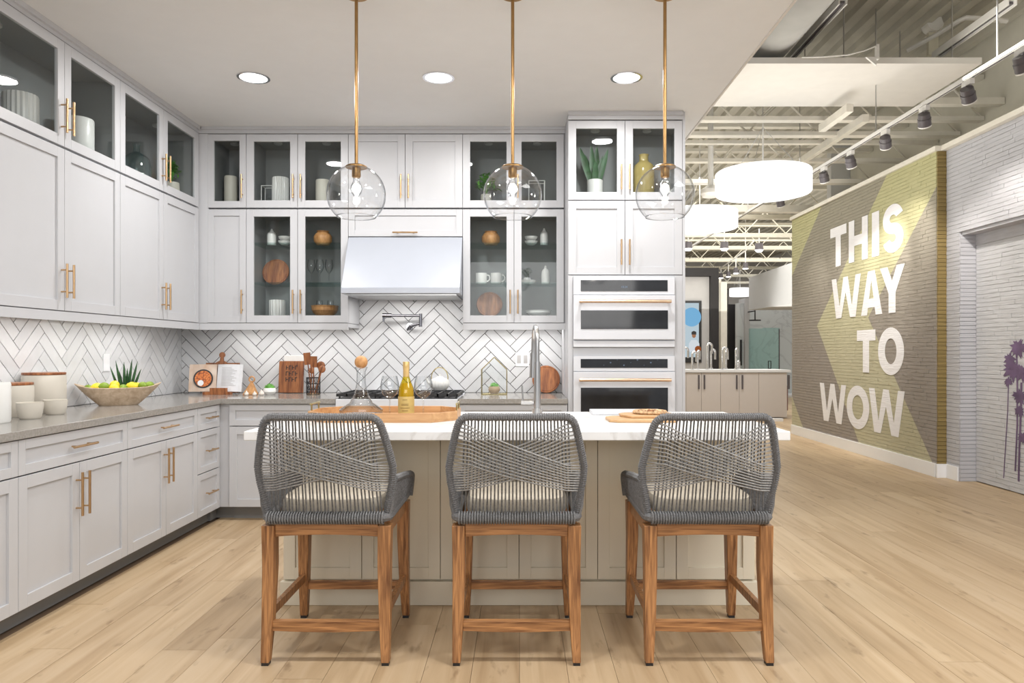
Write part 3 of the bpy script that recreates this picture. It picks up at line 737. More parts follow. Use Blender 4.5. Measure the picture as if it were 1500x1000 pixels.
# ---------------------------------------------------------------- bar stools (local: back towards -y)
def make_stool(x, y, lab):
    t = thing('bar_stool', (x, y, 0), lab, 'bar stool', 'rope-backed bar stools at the island')
    for (sx, sy) in ((-1, -1), (1, -1), (-1, 1), (1, 1)):
        rings = []
        for z, cx_, cy_, wx, wy in ((0.012, 0.243, 0.218, 0.0165, 0.0165), (0.17, 0.238, 0.205, 0.022, 0.020), (0.40, 0.234, 0.196, 0.0255, 0.024), (0.562, 0.236, 0.196, 0.0265, 0.025)):
            rings.append([(sx*cx_-wx, sy*cy_-wy, z), (sx*cx_+wx, sy*cy_-wy, z), (sx*cx_+wx, sy*cy_+wy, z), (sx*cx_-wx, sy*cy_+wy, z)])
        b = MB(); vs = [p for r_ in rings for p in r_]; fs = [(0, 3, 2, 1), (12, 13, 14, 15)]
        for k in range(3):
            for j in range(4): fs.append((k*4+j, k*4+(j+1) % 4, k*4+4+(j+1) % 4, k*4+4+j))
        b.add(vs, fs); lg = b.build('leg', TEAK, t, bevel=0.003)
        MB().box(sx*0.243-0.014, sx*0.243+0.014, sy*0.218-0.014, sy*0.218+0.014, 0.0, 0.0118).build('foot_pad', BLACK, lg)
    def rail(x0, x1, yc, z0, z1, th, arch, name):     # along x, bottom edge slightly arched
        n = 10; top = []; bot = []
        for i in range(n+1):
            u = i/n; xx = x0+(x1-x0)*u; a = arch*(1-(2*u-1)**2)
            top.append((xx, z1)); bot.append((xx, z0+a))
        MB().prism(bot+top[::-1], 'y', yc-th/2, yc+th/2).build(name, TEAKX, t, bevel=0.002)
    rail(-0.209, 0.209, -0.196, 0.515, 0.572, 0.03, 0.008, 'apron'); rail(-0.209, 0.209, 0.196, 0.515, 0.572, 0.03, 0.008, 'apron')
    rail(-0.218, 0.218, -0.207, 0.135, 0.175, 0.022, -0.006, 'stretcher'); rail(-0.218, 0.218, 0.205, 0.140, 0.178, 0.022, 0, 'stretcher')
    for s in (-1, 1):
        MB().box(s*0.234-0.015, s*0.234+0.015, -0.172, 0.172, 0.515, 0.572).build('apron', TEAK, t, bevel=0.002)
        MB().box(s*0.237-0.011, s*0.237+0.011, -0.188, 0.188, 0.180, 0.216).build('stretcher', TEAK, t, bevel=0.002)
    # seat: rope-wrapped rim and cushion
    b = MB()
    rim = []
    for (cx_, cy_, a0) in ((0.205, -0.185, -PI/2), (0.205, 0.175, 0), (-0.205, 0.175, PI/2), (-0.205, -0.185, PI)):
        for k in range(5):
            a = a0+k*PI/8; rim.append((cx_+0.045*math.cos(a), cy_+0.035*math.sin(a), 0.594))
    b.ring_tube(rim, 0.019, 8, closed=True); b.build('seat_rim', ROPE, t)
    # wraps around the back edge of the seat, one ridge per cord
    b = MB()
    for i in range(44):
        xx = -0.232+0.464*i/43
        b.ring_tube([(xx, -0.222+0.024*math.cos(q), 0.595+0.024*math.sin(q)) for q in [2*PI*j/8 for j in range(8)]], 0.0042, 4, closed=True)
    b.build('seat_wraps', ROPE, t, kind='stuff')
    c = MB(); prof = []
    for i in range(7):
        a = i/6*PI/2; prof.append((0.96+0.04*math.sin(a) if False else 1-0.07*(1-math.cos(a)), 0.64+0.03*math.sin(a)))
    rings = [(0.93, 0.595), (1.0, 0.605), (1.0, 0.645), (0.96, 0.662), (0.80, 0.672), (0.4, 0.676), (0.01, 0.677)]
    vs = []; fs = []; n = 32
    for sc, z in rings:
        for j in range(n):
            a = 2*PI*j/n; ca, sa = math.cos(a), math.sin(a)
            e = 0.5; vs.append((0.215*sc*math.copysign(abs(ca)**e, ca), -0.01+0.195*sc*math.copysign(abs(sa)**e, sa), z))
    for i in range(len(rings)-1):
        for j in range(n): fs.append((i*n+j, i*n+(j+1) % n, (i+1)*n+(j+1) % n, (i+1)*n+j))
    fs.append(tuple(range(n))[::-1]); c.add(vs, fs, 0, True); c.build('cushion', CUSHION, t)
    # back: y of the woven surface at height z and offset x
    def by(xx, z): 
        k = (z-0.58)/0.44
        return -0.222-0.085*k+0.030*k*(1-k)*0+0.55*xx*xx
    def hw_(z):       # half width of the frame centre line
        pts = [(0.58, 0.238), (0.66, 0.252), (0.74, 0.268), (0.80, 0.273), (0.86, 0.262), (0.93, 0.246), (0.97, 0.235), (1.0, 0.224)]
        for (z0, w0), (z1, w1) in zip(pts, pts[1:]):
            if z <= z1: return w0+(w1-w0)*max(0, (z-z0))/(z1-z0)
        return 0.205
    side_ = [(hw_(z), z) for z in (0.58, 0.62, 0.66, 0.70, 0.74, 0.78, 0.80, 0.82, 0.86, 0.90, 0.93, 0.96, 0.98)]+[(0.222, 0.995), (0.208, 1.006), (0.190, 1.0105), (0.15, 1.0108), (0.10, 1.011), (0.05, 1.0115)]
    path = [(-a, by(a, z), z) for a, z in side_]+[(0, by(0, 1.012), 1.012)]+[(a, by(a, z), z) for a, z in side_[::-1]]
    fr = MB().ring_tube(path, 0.0135, 10); fr.build('back_frame', ROPE, t)
    # turns of rope along the frame
    b = MB(); P = [Vector(p) for p in path]; acc = 0; lens = [0]
    for i in range(1, len(P)): lens.append(lens[-1]+(P[i]-P[i-1]).length)
    tot = lens[-1]; nturn = 150
    for q in range(nturn):
        s_ = tot*(q+0.5)/nturn
        i = max(k for k in range(len(P)-1) if lens[k] <= s_); f = (s_-lens[i])/(lens[i+1]-lens[i])
        p = P[i].lerp(P[i+1], f); tt = (P[i+1]-P[i]).normalized(); u = tt.orthogonal().normalized(); v = tt.cross(u)
        b.ring_tube([p+(u*math.cos(a)+v*math.sin(a))*0.0138 for a in [2*PI*j/7 for j in range(7)]], 0.0036, 4, closed=True)
    b.build('frame_wraps', ROPE, t, kind='stuff')
    # vertical cords
    b = MB(); nv = 31
    for i in range(nv):
        u = -1+2*i/(nv-1); xb, xt = u*0.226, u*0.203
        pts = []
        for k in range(6):
            z = 0.588+(1.006-0.588)*k/5; xx = xb+(xt-xb)*k/5; pts.append((xx, by(xx, z)+0.002+0.003*((i % 2)*2-1), z))
        b.ring_tube(pts, 0.0034, 5, caps=False)
    b.build('upright_cords', CORD, t, kind='stuff')
    # crossing bands
    b = MB()
    for s, off in ((1, -0.015), (-1, -0.007)):
        for i in range(11):
            f = i/10; zl = 0.985-0.160*f; zl2 = 0.978-0.160*f; zr = 0.806-0.105*f
            a = [(-hw_(zl), zl), (-0.192+0.01*f, zl2)]; e = [(0.20, 0.815-0.105*f), (hw_(zr), zr)]
            pts = a[:]
            for k in range(1, 8): 
                g_ = k/8; pts.append((a[1][0]+(e[0][0]-a[1][0])*g_, a[1][1]+(e[0][1]-a[1][1])*(g_**0.9)))
            pts += e
            b.ring_tube([(s*xx, by(xx, z)+(off if 0 < q < len(pts)-1 else 0.0), z) for q, (xx, z) in enumerate(pts)], 0.0033, 5, caps=False)
    b.build('crossed_cords', BANDC, t, kind='stuff')
    # rope-covered side arms
    for s in (-1, 1):
        top = [(-0.195, 0.748), (-0.15, 0.742), (-0.03, 0.727), (0.08, 0.709), (0.165, 0.695), (0.20, 0.683), (0.212, 0.660), (0.208, 0.62), (0.202, 0.585)]
        pa = [(s*(0.262+0.010*min(1, max(0, (z-0.58)/0.1))), yy, z) for yy, z in top]
        a = MB().ring_tube(pa, 0.0155, 8).build('arm', ROPE, t)
        pn = MB(); k = 26
        for q in range(k+1):
            yy = -0.20+(0.39)*q/k
            zt = 0.745-0.055*q/k
            pn.ring_tube([(s*0.250, yy, 0.585), (s*0.264, yy, 0.64), (s*0.272, yy, zt)], 0.0092, 5, caps=False)
        pn.build('arm_cords', ROPE, a, kind='stuff')
    return t
s0 = make_stool(X_at(484.5, 2.48)-0.0, 2.655, 'rope-backed teak bar stool standing nearest the wall of grey base cabinets')
s0.location.x = -0.785
copy_tree(s0, (-0.012, 2.655, 0), label='middle one of the three rope-backed teak bar stools')
copy_tree(s0, (0.768, 2.655, 0), label='rope-backed teak bar stool nearest the lettered mural wall')

# ---------------------------------------------------------------- small makers
def pot_plant(loc, lab, pr, ph, potm, leafm, spread, height, n=60, name='potted_plant', grp=None, leaf=0.03):
    t = thing(name, loc, lab, 'plant', grp)
    MB().lathe([(0.001, 0), (pr*0.75, 0), (pr, ph*0.5), (pr*0.95, ph), (pr*0.85, ph), (pr*0.85, ph*0.85), (0.001, ph*0.85)], n=24).build('pot', potm, t)
    b = MB(); rr_ = random.Random(int(abs(loc[0]*977+loc[1]*31+loc[2]*7)*10))
    for i in range(n):
        a = rr_.uniform(0, 2*PI); e = rr_.uniform(0.15, 1.0); r_ = spread*e*rr_.uniform(0.5, 1)
        hx = r_*math.cos(a); hy = r_*math.sin(a); hz = ph+height*(1-0.55*e*e)*rr_.uniform(0.45, 1)
        d = Vector((math.cos(a+rr_.uniform(-1, 1)), math.sin(a+rr_.uniform(-1, 1)), rr_.uniform(-0.5, 0.9))).normalized()
        sd = d.cross(Vector((0, 0, 1))).normalized(); up = sd.cross(d)
        c = Vector((hx, hy, hz)); L = leaf*rr_.uniform(0.7, 1.2); W = L*0.42
        b.add([c-d*L*0.5, c+sd*W*0.5+up*0.1*L, c+d*L*0.6, c-sd*W*0.5+up*0.1*L], [(0, 1, 2, 3)], 0, True)
        if i % 4 == 0: b.ring_tube([(0, 0, ph*0.85), (hx*0.4, hy*0.4, ph+height*0.3), c], 0.0012, 3, caps=False)
    b.build('foliage', leafm, t, kind='stuff')
    return t
def ball_plant(loc, lab, pr, ph, potm, r_, grp=None):
    t = thing('potted_plant', loc, lab, 'plant', grp)
    MB().lathe([(0.001, 0), (pr*0.6, 0), (pr, ph*0.45), (pr*0.97, ph*0.8), (pr*0.85, ph), (pr*0.78, ph), (pr*0.78, ph*0.9), (0.001, ph*0.9)], n=24).build('pot', potm, t)
    b = MB(); rr_ = random.Random(int(abs(loc[0])*1000))
    for i in range(260):
        a = rr_.uniform(0, 2*PI); el = rr_.uniform(0.0, PI/2); d = Vector((math.cos(a)*math.cos(el), math.sin(a)*math.cos(el), math.sin(el)*0.9))
        p = Vector((0, 0, ph*0.85)); q = p+d*r_*rr_.uniform(0.8, 1.08); sd = d.orthogonal().normalized()*0.0035
        b.add([p+d*r_*0.3-sd, p+d*r_*0.3+sd, q], [(0, 1, 2)])
    b.ball((0, 0, ph*0.85), r_*0.75, 12); b.build('foliage', GREEN, t, kind='stuff')
    return t
def vessel(name, prof, loc, lab, cat, mat, grp=None, n=28, ribs=0, inner=True):
    b = MB()
    if inner: 
        h = prof[-1]; prof = prof+[(h[0]-0.004, h[1]-0.001), (max(0.001, h[0]-0.006), h[1]*0.55), (0.001, h[1]*0.5)]
    if ribs:
        vs = []; fs = []; n = ribs*4
        for r_, z in prof:
            for j in range(n):
                a = 2*PI*j/n; rr2 = r_*(1+0.035*math.cos(ribs*a)); vs.append((rr2*math.cos(a), rr2*math.sin(a), z))
        for i in range(len(prof)-1):
            for j in range(n): fs.append((i*n+j, i*n+(j+1) % n, (i+1)*n+(j+1) % n, (i+1)*n+j))
        b.add(vs, fs, 0, True)
    else: b.lathe(prof, n=n)
    o = b.build(name, mat, loc=loc); tag(o, lab, cat, grp); return o
def cylprof(r_, h, f=0.01): return [(0.001, 0), (r_-f*0.5, 0), (r_, f), (r_, h-f), (r_-f*0.4, h)]
def disc_board(loc, r_, lab, mat, grp=None, tilt=0.22, oval=1.0, name='round_board', groove=True, thick=0.016):
    b = MB(); prof = [(0.001, -thick/2), (r_*0.96, -thick/2), (r_, -thick/4), (r_, thick/4), (r_*0.96, thick/2)]
    if groove: prof += [(r_*0.90, thick/2), (r_*0.88, thick/2-0.003), (r_*0.86, thick/2)]
    prof += [(0.001, thick/2)]
    b.lathe(prof, n=40, sx=oval)
    o = b.build(name, mat, loc=(loc[0], loc[1], loc[2]+r_*math.cos(tilt)+thick*0.5*math.sin(tilt)), rot=(PI/2-tilt, 0, 0))
    return tag(o, lab, 'cutting board', grp)

# ---------------------------------------------------------------- contents of the glass cabinets
ZF = ZT0+0.061                                     # floor of the top row
XC = -2.74
def yl(px, x=XC): return F*x/(px-CX)
vessel('vase', cylprof(0.085, 0.20), (XC, yl(30), ZF), 'white ribbed vase behind glass at the upper left edge of the picture', 'vase', CERAMIC, 'white vases in the top cabinets', ribs=22)
vessel('vase', cylprof(0.085, 0.235), (XC, 3.735, ZF), 'smooth white vase in the second glass door of the left wall', 'vase', CERAMIC, 'white vases in the top cabinets')
vessel('glass_bottle', [(0.001, 0), (0.075, 0), (0.095, 0.02), (0.098, 0.12), (0.085, 0.17), (0.05, 0.20), (0.024, 0.215), (0.02, 0.25), (0.027, 0.275)], (XC+0.0, yl(200), ZF), 'round teal glass bottle with a narrow neck in the top left cabinet', 'bottle', TEAL, inner=False)
pot_plant((-2.705, 4.665, ZF), 'leafy green plant in a pale pot in the last top cabinet of the left wall', 0.062, 0.10, CREAM, GREEN, 0.075, 0.19, 150, leaf=0.05)
YI = 4.965
def xi(px, y=YI): return X_at(px, y)
vessel('vase', cylprof(0.052, 0.235), (xi(338), YI, ZF), 'cream cylinder vase in the narrow corner glass cabinet', 'vase', CREAM)
vessel('vase', cylprof(0.064, 0.225), (xi(411), YI, ZF), 'white vase with fine ribs beside a wire frame ornament', 'vase', CERAMIC, 'white vases in the top cabinets', ribs=26)
b = MB()
def wireframe(b, w_, d_, h, r_=0.004, roof=0):
    for x in (-w_/2, w_/2):
        for y in (-d_/2, d_/2): b.cyl((x, y, r_), (x, y, h), r_, n=6)
    for z in (r_, h):
        for y in (-d_/2, d_/2): b.cyl((-w_/2, y, z), (w_/2, y, z), r_, n=6)
        for x in (-w_/2, w_/2): b.cyl((x, -d_/2, z), (x, d_/2, z), r_, n=6)
wireframe(b, 0.09, 0.09, 0.16); tag(b.build('wire_ornament', CERAMIC, loc=(xi(391), 5.0, ZF)), 'thin white wire frame ornament behind the ribbed white vase', 'ornament')
vessel('vase', cylprof(0.058, 0.205), (xi(473), YI, ZF), 'plain grey-white vase behind the first globe pendant', 'vase', CREAM)
pot_plant((xi(712), YI, ZF), 'leafy green plant in a cream pot in the top cabinet beside the middle pendant', 0.045, 0.085, CREAM, GREEN, 0.11, 0.18, 130, leaf=0.05)
b = MB(); wireframe(b, 0.13, 0.10, 0.19, 0.004); tag(b.build('wire_lantern', CERAMIC, loc=(xi(786), YI, ZF)), 'white wire lantern frame seen past the middle globe', 'lantern')
YT = 4.64
t = thing('snake_plant', (X_at(871.5, YT), YT, 2.4585), 'snake plant with upright leaves in a white pot atop the oven tower', 'plant')
MB().lathe([(0.001, 0), (0.052, 0), (0.062, 0.03), (0.062, 0.125), (0.055, 0.13), (0.052, 0.115), (0.001, 0.11)], n=28).build('pot', CERAMIC, t)
def blade(par, base_, tip, wd, mat, bend=0.0, name='leaf'):
    p0, p1 = Vector(base_), Vector(tip); d = p1-p0; sd = d.cross(Vector((0.2, 1, 0.1))).normalized(); b = MB(); vs = []; fs = []
    n_ = sd.cross(d).normalized()
    for i in range(9):
        f = i/8; w_ = wd*(math.sin(PI*(0.22+0.78*f))**0.7 if f < 1 else 0.02); c = p0+d*f+sd*bend*math.sin(PI*f*0.5)*f
        vs += [c-sd*w_/2, c+n_*w_*0.15, c+sd*w_/2, c+n_*(w_*0.15+0.003)]
    for i in range(8):
        for j in range(4): fs.append((i*4+j, i*4+(j+1) % 4, i*4+4+(j+1) % 4, i*4+4+j))
    b.add(vs, fs, 0, True); return b.build(name, mat, par)
for (tx, ty, tz, w_) in ((-0.12, 0, 0.39, 0.05), (-0.075, 0.04, 0.34, 0.045), (-0.03, 0, 0.40, 0.05), (0.02, 0.05, 0.41, 0.055), (0.06, 0, 0.32, 0.045), (0.10, -0.02, 0.37, 0.045), (0.0, -0.04, 0.27, 0.05)):
    blade(t, (tx*0.25, ty*0.3, 0.11), (tx, ty, tz), w_, DKGREEN)
vessel('glass_bottle', [(0.001, 0), (0.072, 0), (0.082, 0.015), (0.082, 0.20), (0.075, 0.24), (0.036, 0.275), (0.034, 0.31), (0.040, 0.325)], (X_at(943, YT), YT, 2.4585), 'amber glass apothecary bottle atop the oven tower', 'bottle', AMBER, inner=False)
# main row, left glass cabinet
z2, z1, z0_ = 2.1445, 1.8245, ZW0+0.061
def bottle_ceramic(px, z, h, r_, lab, hd=True):
    t = thing('ceramic_bottle', (xi(px), YI, z), lab, 'bottle', 'white ceramic bottles in the glass cabinets')
    MB().lathe([(0.001, 0), (r_, 0), (r_, h*0.62), (r_*0.8, h*0.75), (r_*0.42, h*0.82), (r_*0.42, h*0.88), (0.001, h*0.88)], n=24).build('body', CERAMIC, t)
    MB().ball((0, 0, h*0.94), h*0.065, 12).build('stopper', CERAMIC, t)
bottle_ceramic(398, z2, 0.135, 0.036, 'white ceramic bottle on the top glass shelf beside the hood')
def dish_stack(px, z, r_, k, lab, y=YI):
    for i in range(k):
        vessel('bowl', [(0.001, 0), (r_*0.5, 0), (r_*0.86, 0.016), (r_, 0.034)], (xi(px, y), y, z+i*0.0275 if False else z+i*0.036), lab[i], 'bowl', CERAMIC, 'white bowls in the glass cabinets')
dish_stack(417, z2, 0.052, 2, ['lower of two white bowls stacked beside the ceramic bottle', 'upper of two white bowls stacked beside the ceramic bottle'])
disc_board((xi(404, 5.06), 5.06, z1), 0.112, 'oval acacia board leaning on the middle glass shelf', ACACIAB, oval=1.0)
vessel('pitcher', cylprof(0.062, 0.135), (xi(406), YI, z0_), 'white fluted pitcher on the cabinet floor below the round board', 'pitcher', CERAMIC, ribs=18)
vessel('wooden_vase', [(0.001, 0), (0.05, 0), (0.073, 0.03), (0.074, 0.07), (0.055, 0.098), (0.045, 0.102), (0.05, 0.116)], (xi(473), YI, z2), 'rounded honey-coloured wooden vase above the wine glasses', 'vase', HONEY)
def wineglass(loc, h, r_, lab, grp, wine=False):
    t = thing('wine_glass', loc, lab, 'wine glass', grp)
    MB().lathe([(0.001, 0.001), (r_*0.8, 0.001), (r_*0.8, 0.003), (0.004, 0.008), (0.0035, h*0.42), (0.010, h*0.46), (r_*0.75, h*0.56), (r_, h*0.70), (r_*0.97, h*0.82), (r_*0.78, h)], n=32).build('glass', CLEAR, t)
    if wine: MB().lathe([(0.001, h*0.475), (r_*0.72, h*0.565), (r_*0.93, h*0.68), (0.001, h*0.68)], n=28).build('wine', thin_wine, t)
thin_wine = thin_glass('wine_in_glass', (0.95, 0.93, 0.86), (0.85, 0.8, 0.6), 0.6, 1.2)
for px, l in ((456, 'stemmed wine glass nearest the cabinet hinge side on the middle shelf'), (468.5, 'middle one of three wine glasses on the glass shelf'), (482, 'wine glass closest to the range hood on the glass shelf')):
    wineglass((xi(px), YI, z1), 0.20, 0.033, l, 'wine glasses in the glass cabinet')
vessel('wooden_bowl', [(0.001, 0), (0.06, 0), (0.095, 0.03), (0.112, 0.088)], (xi(476), YI, z0_), 'deep honey-coloured wooden bowl on the cabinet floor below the wine glasses', 'bowl', HONEY)
for px, l in ((468, 'small stemless glass cup in the wooden bowl, nearer the pull'), (484, 'small glass cup in the wooden bowl, nearer the hood')):
    vessel('glass_cup', [(0.001, 0), (0.016, 0.004), (0.028, 0.04), (0.024, 0.085)], (xi(px), YI, z0_+0.047), l, 'glass', CLEAR, 'glass cups in the wooden bowl', inner=False)
# main row, right glass cabinet
vessel('wooden_vase', [(0.001, 0), (0.05, 0), (0.075, 0.03), (0.076, 0.065), (0.058, 0.095), (0.047, 0.10), (0.052, 0.112)], (xi(719), YI, z2), 'round pale wooden vase on the shelf under the middle pendant', 'vase', HONEY)
dish_stack(778, z2, 0.054, 2, ['lower white bowl of a pair beside the ceramic bottle near the tower', 'upper white bowl of a pair beside the ceramic bottle near the tower'])
bottle_ceramic(797, z2, 0.14, 0.032, 'white ceramic bottle on the top glass shelf beside the oven tower')
for px, hs, l in ((705, 1, 'white mug nearer the hood on the middle glass shelf'), (727, 1, 'white mug nearer the door pulls on the middle glass shelf')):
    t = thing('mug', (xi(px), YI, z1), l, 'mug', 'white mugs on the glass shelf')
    MB().lathe([(0.001, 0), (0.040, 0), (0.046, 0.008), (0.046, 0.088), (0.042, 0.088), (0.040, 0.02), (0.001, 0.018)], n=26).build('cup', CERAMIC, t)
    MB().ring_tube([(0.042, 0, 0.072), (0.062, 0, 0.072), (0.070, 0, 0.055), (0.068, 0, 0.035), (0.056, 0, 0.022), (0.042, 0, 0.022)], 0.005, 7).build('handle', CERAMIC, t)
vessel('bowl', [(0.001, 0), (0.045, 0), (0.066, 0.022), (0.07, 0.03)], (xi(773), YI, z1), 'low white dish under the small plant on the middle shelf', 'bowl', CERAMIC, 'white bowls in the glass cabinets', inner=False)
pot_plant((xi(772), YI, z1+0.0005), 'small dark green plant sitting in the low white dish', 0.03, 0.05, CERAMIC, DKGREEN, 0.05, 0.09, 80, leaf=0.03)
bottle_ceramic(799, z1, 0.15, 0.034, 'taller white ceramic bottle on the middle shelf beside the oven tower')
disc_board((xi(717, 5.06), 5.06, z0_), 0.108, 'round dark-grained acacia board leaning on the floor of the cabinet', ACACIAB)
vessel('bowl', [(0.001, 0), (0.05, 0), (0.09, 0.02), (0.108, 0.05)], (xi(789), YI, z0_), 'wide white bowl on the cabinet floor nearest the oven tower', 'bowl', CERAMIC, 'white bowls in the glass cabinets')

# ---------------------------------------------------------------- left worktop
ZC = 0.9145
def canister(x, y, r_, h, lab, lidm=ACACIA):
    t = thing('canister', (x, y, ZC), lab, 'canister', 'stoneware canisters with wooden lids')
    MB().lathe([(0.001, 0), (r_*0.94, 0), (r_, 0.01), (r_, h-0.02), (r_*0.96, h-0.008), (0.001, h-0.008)], n=36).build('jar', BEIGEC, t)
    MB().lathe([(0.001, h-0.007), (r_*0.98, h-0.007), (r_*0.99, h), (r_*0.98, h+0.006), (0.001, h+0.007)], n=36).build('lid', lidm, t)
    MB().box(r_*0.52, r_*0.53+0.001, -0.03, 0.03, h*0.60, h*0.60+0.006).build('label_mark', STEEL, t).rotation_euler = (0, 0, -0.5) if False else (0, 0, 0)
canister(-2.77, 3.50, 0.112, 0.225, 'tall stoneware canister with a dark wooden lid, against the tiles')
canister(-2.755, 3.27, 0.095, 0.178, 'medium stoneware canister with a wooden lid, beside the tall one')
t = vessel('canister', cylprof(0.085, 0.20), (-2.62, F*2.62/(761+14), ZC), 'white canister half cut by the left edge of the picture', 'canister', CERAMIC)
for x, px, r_, h, l in ((-2.575, 44, 0.062, 0.085, 'small stoneware bowl with a wooden rim in front of the canisters'), (-2.61, 81, 0.060, 0.082, 'small white stoneware bowl nearest the fruit bowl')):
    vessel('stoneware_bowl', [(0.001, 0), (r_*0.72, 0), (r_*0.85, 0.01), (r_, h*0.75), (r_, h)], (x, F*x/(px-CX), ZC), l, 'bowl', BEIGEC, 'small stoneware bowls')
# dough bowl with fruit
bxw, byw = -2.64, F*2.64/(761-174)
fb = MB(); vs = []; fs = []; n = 36
prof = [(0.001, 0.0), (0.45, 0.0), (0.70, 0.045), (0.88, 0.085), (1.0, 0.115), (0.985, 0.118), (0.93, 0.105), (0.72, 0.06), (0.45, 0.02), (0.001, 0.016)]
for r_, z in prof:
    for j in range(n):
        a = 2*PI*j/n; c_, s_ = math.cos(a), math.sin(a); up = 0.030*abs(c_)**4*(r_**2)
        vs.append((0.252*r_*math.copysign(abs(c_)**0.9, c_), 0.120*r_*math.copysign(abs(s_)**0.9, s_), z+up*(z > 0.02)))
for i in range(len(prof)-1):
    for j in range(n): fs.append((i*n+j, i*n+(j+1) % n, (i+1)*n+(j+1) % n, (i+1)*n+j))
fb.add(vs, fs, 0, True)
RZB = math.radians(28)
o = fb.build('dough_bowl', BOWLWOOD, loc=(bxw, byw, ZC), rot=(0, 0, RZB)); tag(o, 'long pale wooden dough bowl heaped with lemons and limes', 'bowl')
def inbowl(u, v, z): 
    return (bxw+u*math.cos(RZB)-v*math.sin(RZB), byw+u*math.sin(RZB)+v*math.cos(RZB), ZC+z)
def fruit_(kind, u, v, z, lab, a):
    b = MB(); r_ = 0.030 if kind == 'lemon' else 0.026
    b.lathe([(0.0005, -r_*1.35), (r_*0.25, -r_*1.2), (r_*0.7, -r_*0.85), (r_, -r_*0.2), (r_, r_*0.2), (r_*0.7, r_*0.85), (r_*0.25, r_*1.2), (0.0005, r_*1.35)], n=16)
    o = b.build(kind, LEMON if kind == 'lemon' else LIME, loc=inbowl(u, v, z), rot=(PI/2, 0, a)); tag(o, lab, 'fruit', 'lemons' if kind == 'lemon' else 'limes')
for args in (('lemon', -0.02, -0.03, 0.125, 'topmost lemon of the heap, left of the aloe', 0.5), ('lemon', 0.075, -0.035, 0.115, 'large lemon at the middle front of the wooden bowl', 1.6),
             ('lemon', -0.115, -0.02, 0.112, 'lemon near the far left rim of the wooden bowl', 2.2), ('lemon', -0.02, -0.060, 0.106, 'lemon half sunk at the front rim of the wooden bowl', 1.2),
             ('lemon', 0.095, 0.03, 0.11, 'lemon tucked behind the large front lemon', 0.2), ('lime', -0.165, 0.0, 0.105, 'lime at the left end of the wooden bowl', 0.8),
             ('lime', -0.075, -0.045, 0.12, 'lime between the two left lemons', 2.0), ('lime', 0.03, -0.055, 0.105, 'lime below the topmost lemon at the front rim', 0.4),
             ('lime', 0.135, -0.02, 0.118, 'lime right of the large lemon', 1.1), ('lime', 0.172, 0.008, 0.118, 'lime nearest the right end of the wooden bowl', 2.6), ('lime', 0.14, 0.04, 0.112, 'lime at the back of the right heap', 0.1),
             ('lime', -0.10, 0.045, 0.105, 'lime at the back of the left heap', 0.1)):
    fruit_(args[0], args[1], args[2], args[3]+0.008, *args[4:])
t = thing('aloe_plant', inbowl(0.035, 0.035, 0.052), 'spiky green aloe rising behind the lemons in the wooden bowl', 'plant')
for (ux, tz, w_) in ((-0.085, 0.20, 0.022), (-0.055, 0.24, 0.024), (-0.035, 0.17, 0.024), (-0.01, 0.23, 0.026), (0.01, 0.19, 0.024), (0.035, 0.25, 0.025), (0.065, 0.235, 0.024), (0.085, 0.185, 0.022), (0.05, 0.15, 0.022)):
    blade(t, (ux*0.35, 0, 0.0), (ux, ux*0.4, tz), w_, DKGREEN)

# ---------------------------------------------------------------- back worktop
# cookbook on a stand in the corner
YK = 4.93
t = thing('cookbook_stand', (X_at(318, YK), YK, ZC), 'dark wooden cookbook stand with a round knobbed handle, in the corner', 'book stand')
B = MB().box(-0.13, 0.15, 0.045, 0.057, 0.02, 0.268); B.build('back_board', ACACIA, t, rot=(-0.16, 0, 0))
MB().cyl((0, 0.045, 0.335), (0, 0.057, 0.335), 0.024, n=20).prism([(-0.05, 0.2685), (0.05, 0.2685), (0.016, 0.287), (0.013, 0.318), (-0.013, 0.318), (-0.016, 0.287)], 'y', 0.046, 0.056).build('handle', ACACIA, t, rot=(-0.16, 0, 0))
MB().box(-0.10, 0.12, -0.045, 0.02, 0.0, 0.022).box(-0.04, 0.10, -0.05, -0.035, 0.0, 0.055).build('ledge', ACACIA, t)
t = thing('cookbook', (X_at(315, 4.93), 4.9375, ZC+0.0235), 'open cookbook showing a dish of roasted food on its left page', 'book')
def page(side, mat):
    vs = []; fs = []; k = 8
    for i in range(k+1):
        f = i/k; x = side*0.215*f; yy = 0.012-0.016*math.sin(PI*min(1, f*1.2)*0.9)
        for z in (0.0, 0.225):
            for dy in (0, 0.012): vs.append((x, yy+dy, z))
    for i in range(k):
        a = i*4; bq = a+4
        fs += [(a, bq, bq+2, a+2), (a+1, a+3, bq+3, bq+1), (a, a+1, bq+1, bq), (a+2, bq+2, bq+3, a+3)]
    fs += [(0, 2, 3, 1), (k*4, k*4+1, k*4+3, k*4+2)]
    b = MB(); b.add(vs, fs, 0, False); return b
m, nt, b_ = nodes('page_photo'); b_.inputs['Roughness'].default_value = 0.5
mp = coords(nt, 'Object'); n_ = N(nt, 'ShaderNodeTexNoise'); n_.inputs['Scale'].default_value = 9; nt.links.new(mp.outputs[0], n_.inputs[0])
r_ = ramp(nt, [(0.35, (0.62, 0.52, 0.44)), (0.6, (0.55, 0.40, 0.30)), (0.75, (0.42, 0.20, 0.10))]); nt.links.new(n_.outputs[0], r_.inputs[0]); nt.links.new(r_.outputs[0], b_.inputs['Base Color'])
PAGEP = m
page(-1, PAGEP).build('left_page', PAGEP, t, rot=(-0.14, 0, 0.12)); page(1, PAGE).build('right_page', PAGE, t, rot=(-0.14, 0, -0.10))
lp = [c for c in t.children if c.name.startswith('left')][0]; rp = [c for c in t.children if c.name.startswith('right')][0]
MB().cyl((-0.10, -0.0062, 0.105), (-0.10, -0.0048, 0.105), 0.078, n=30).build('pan_picture', BLACK, lp)
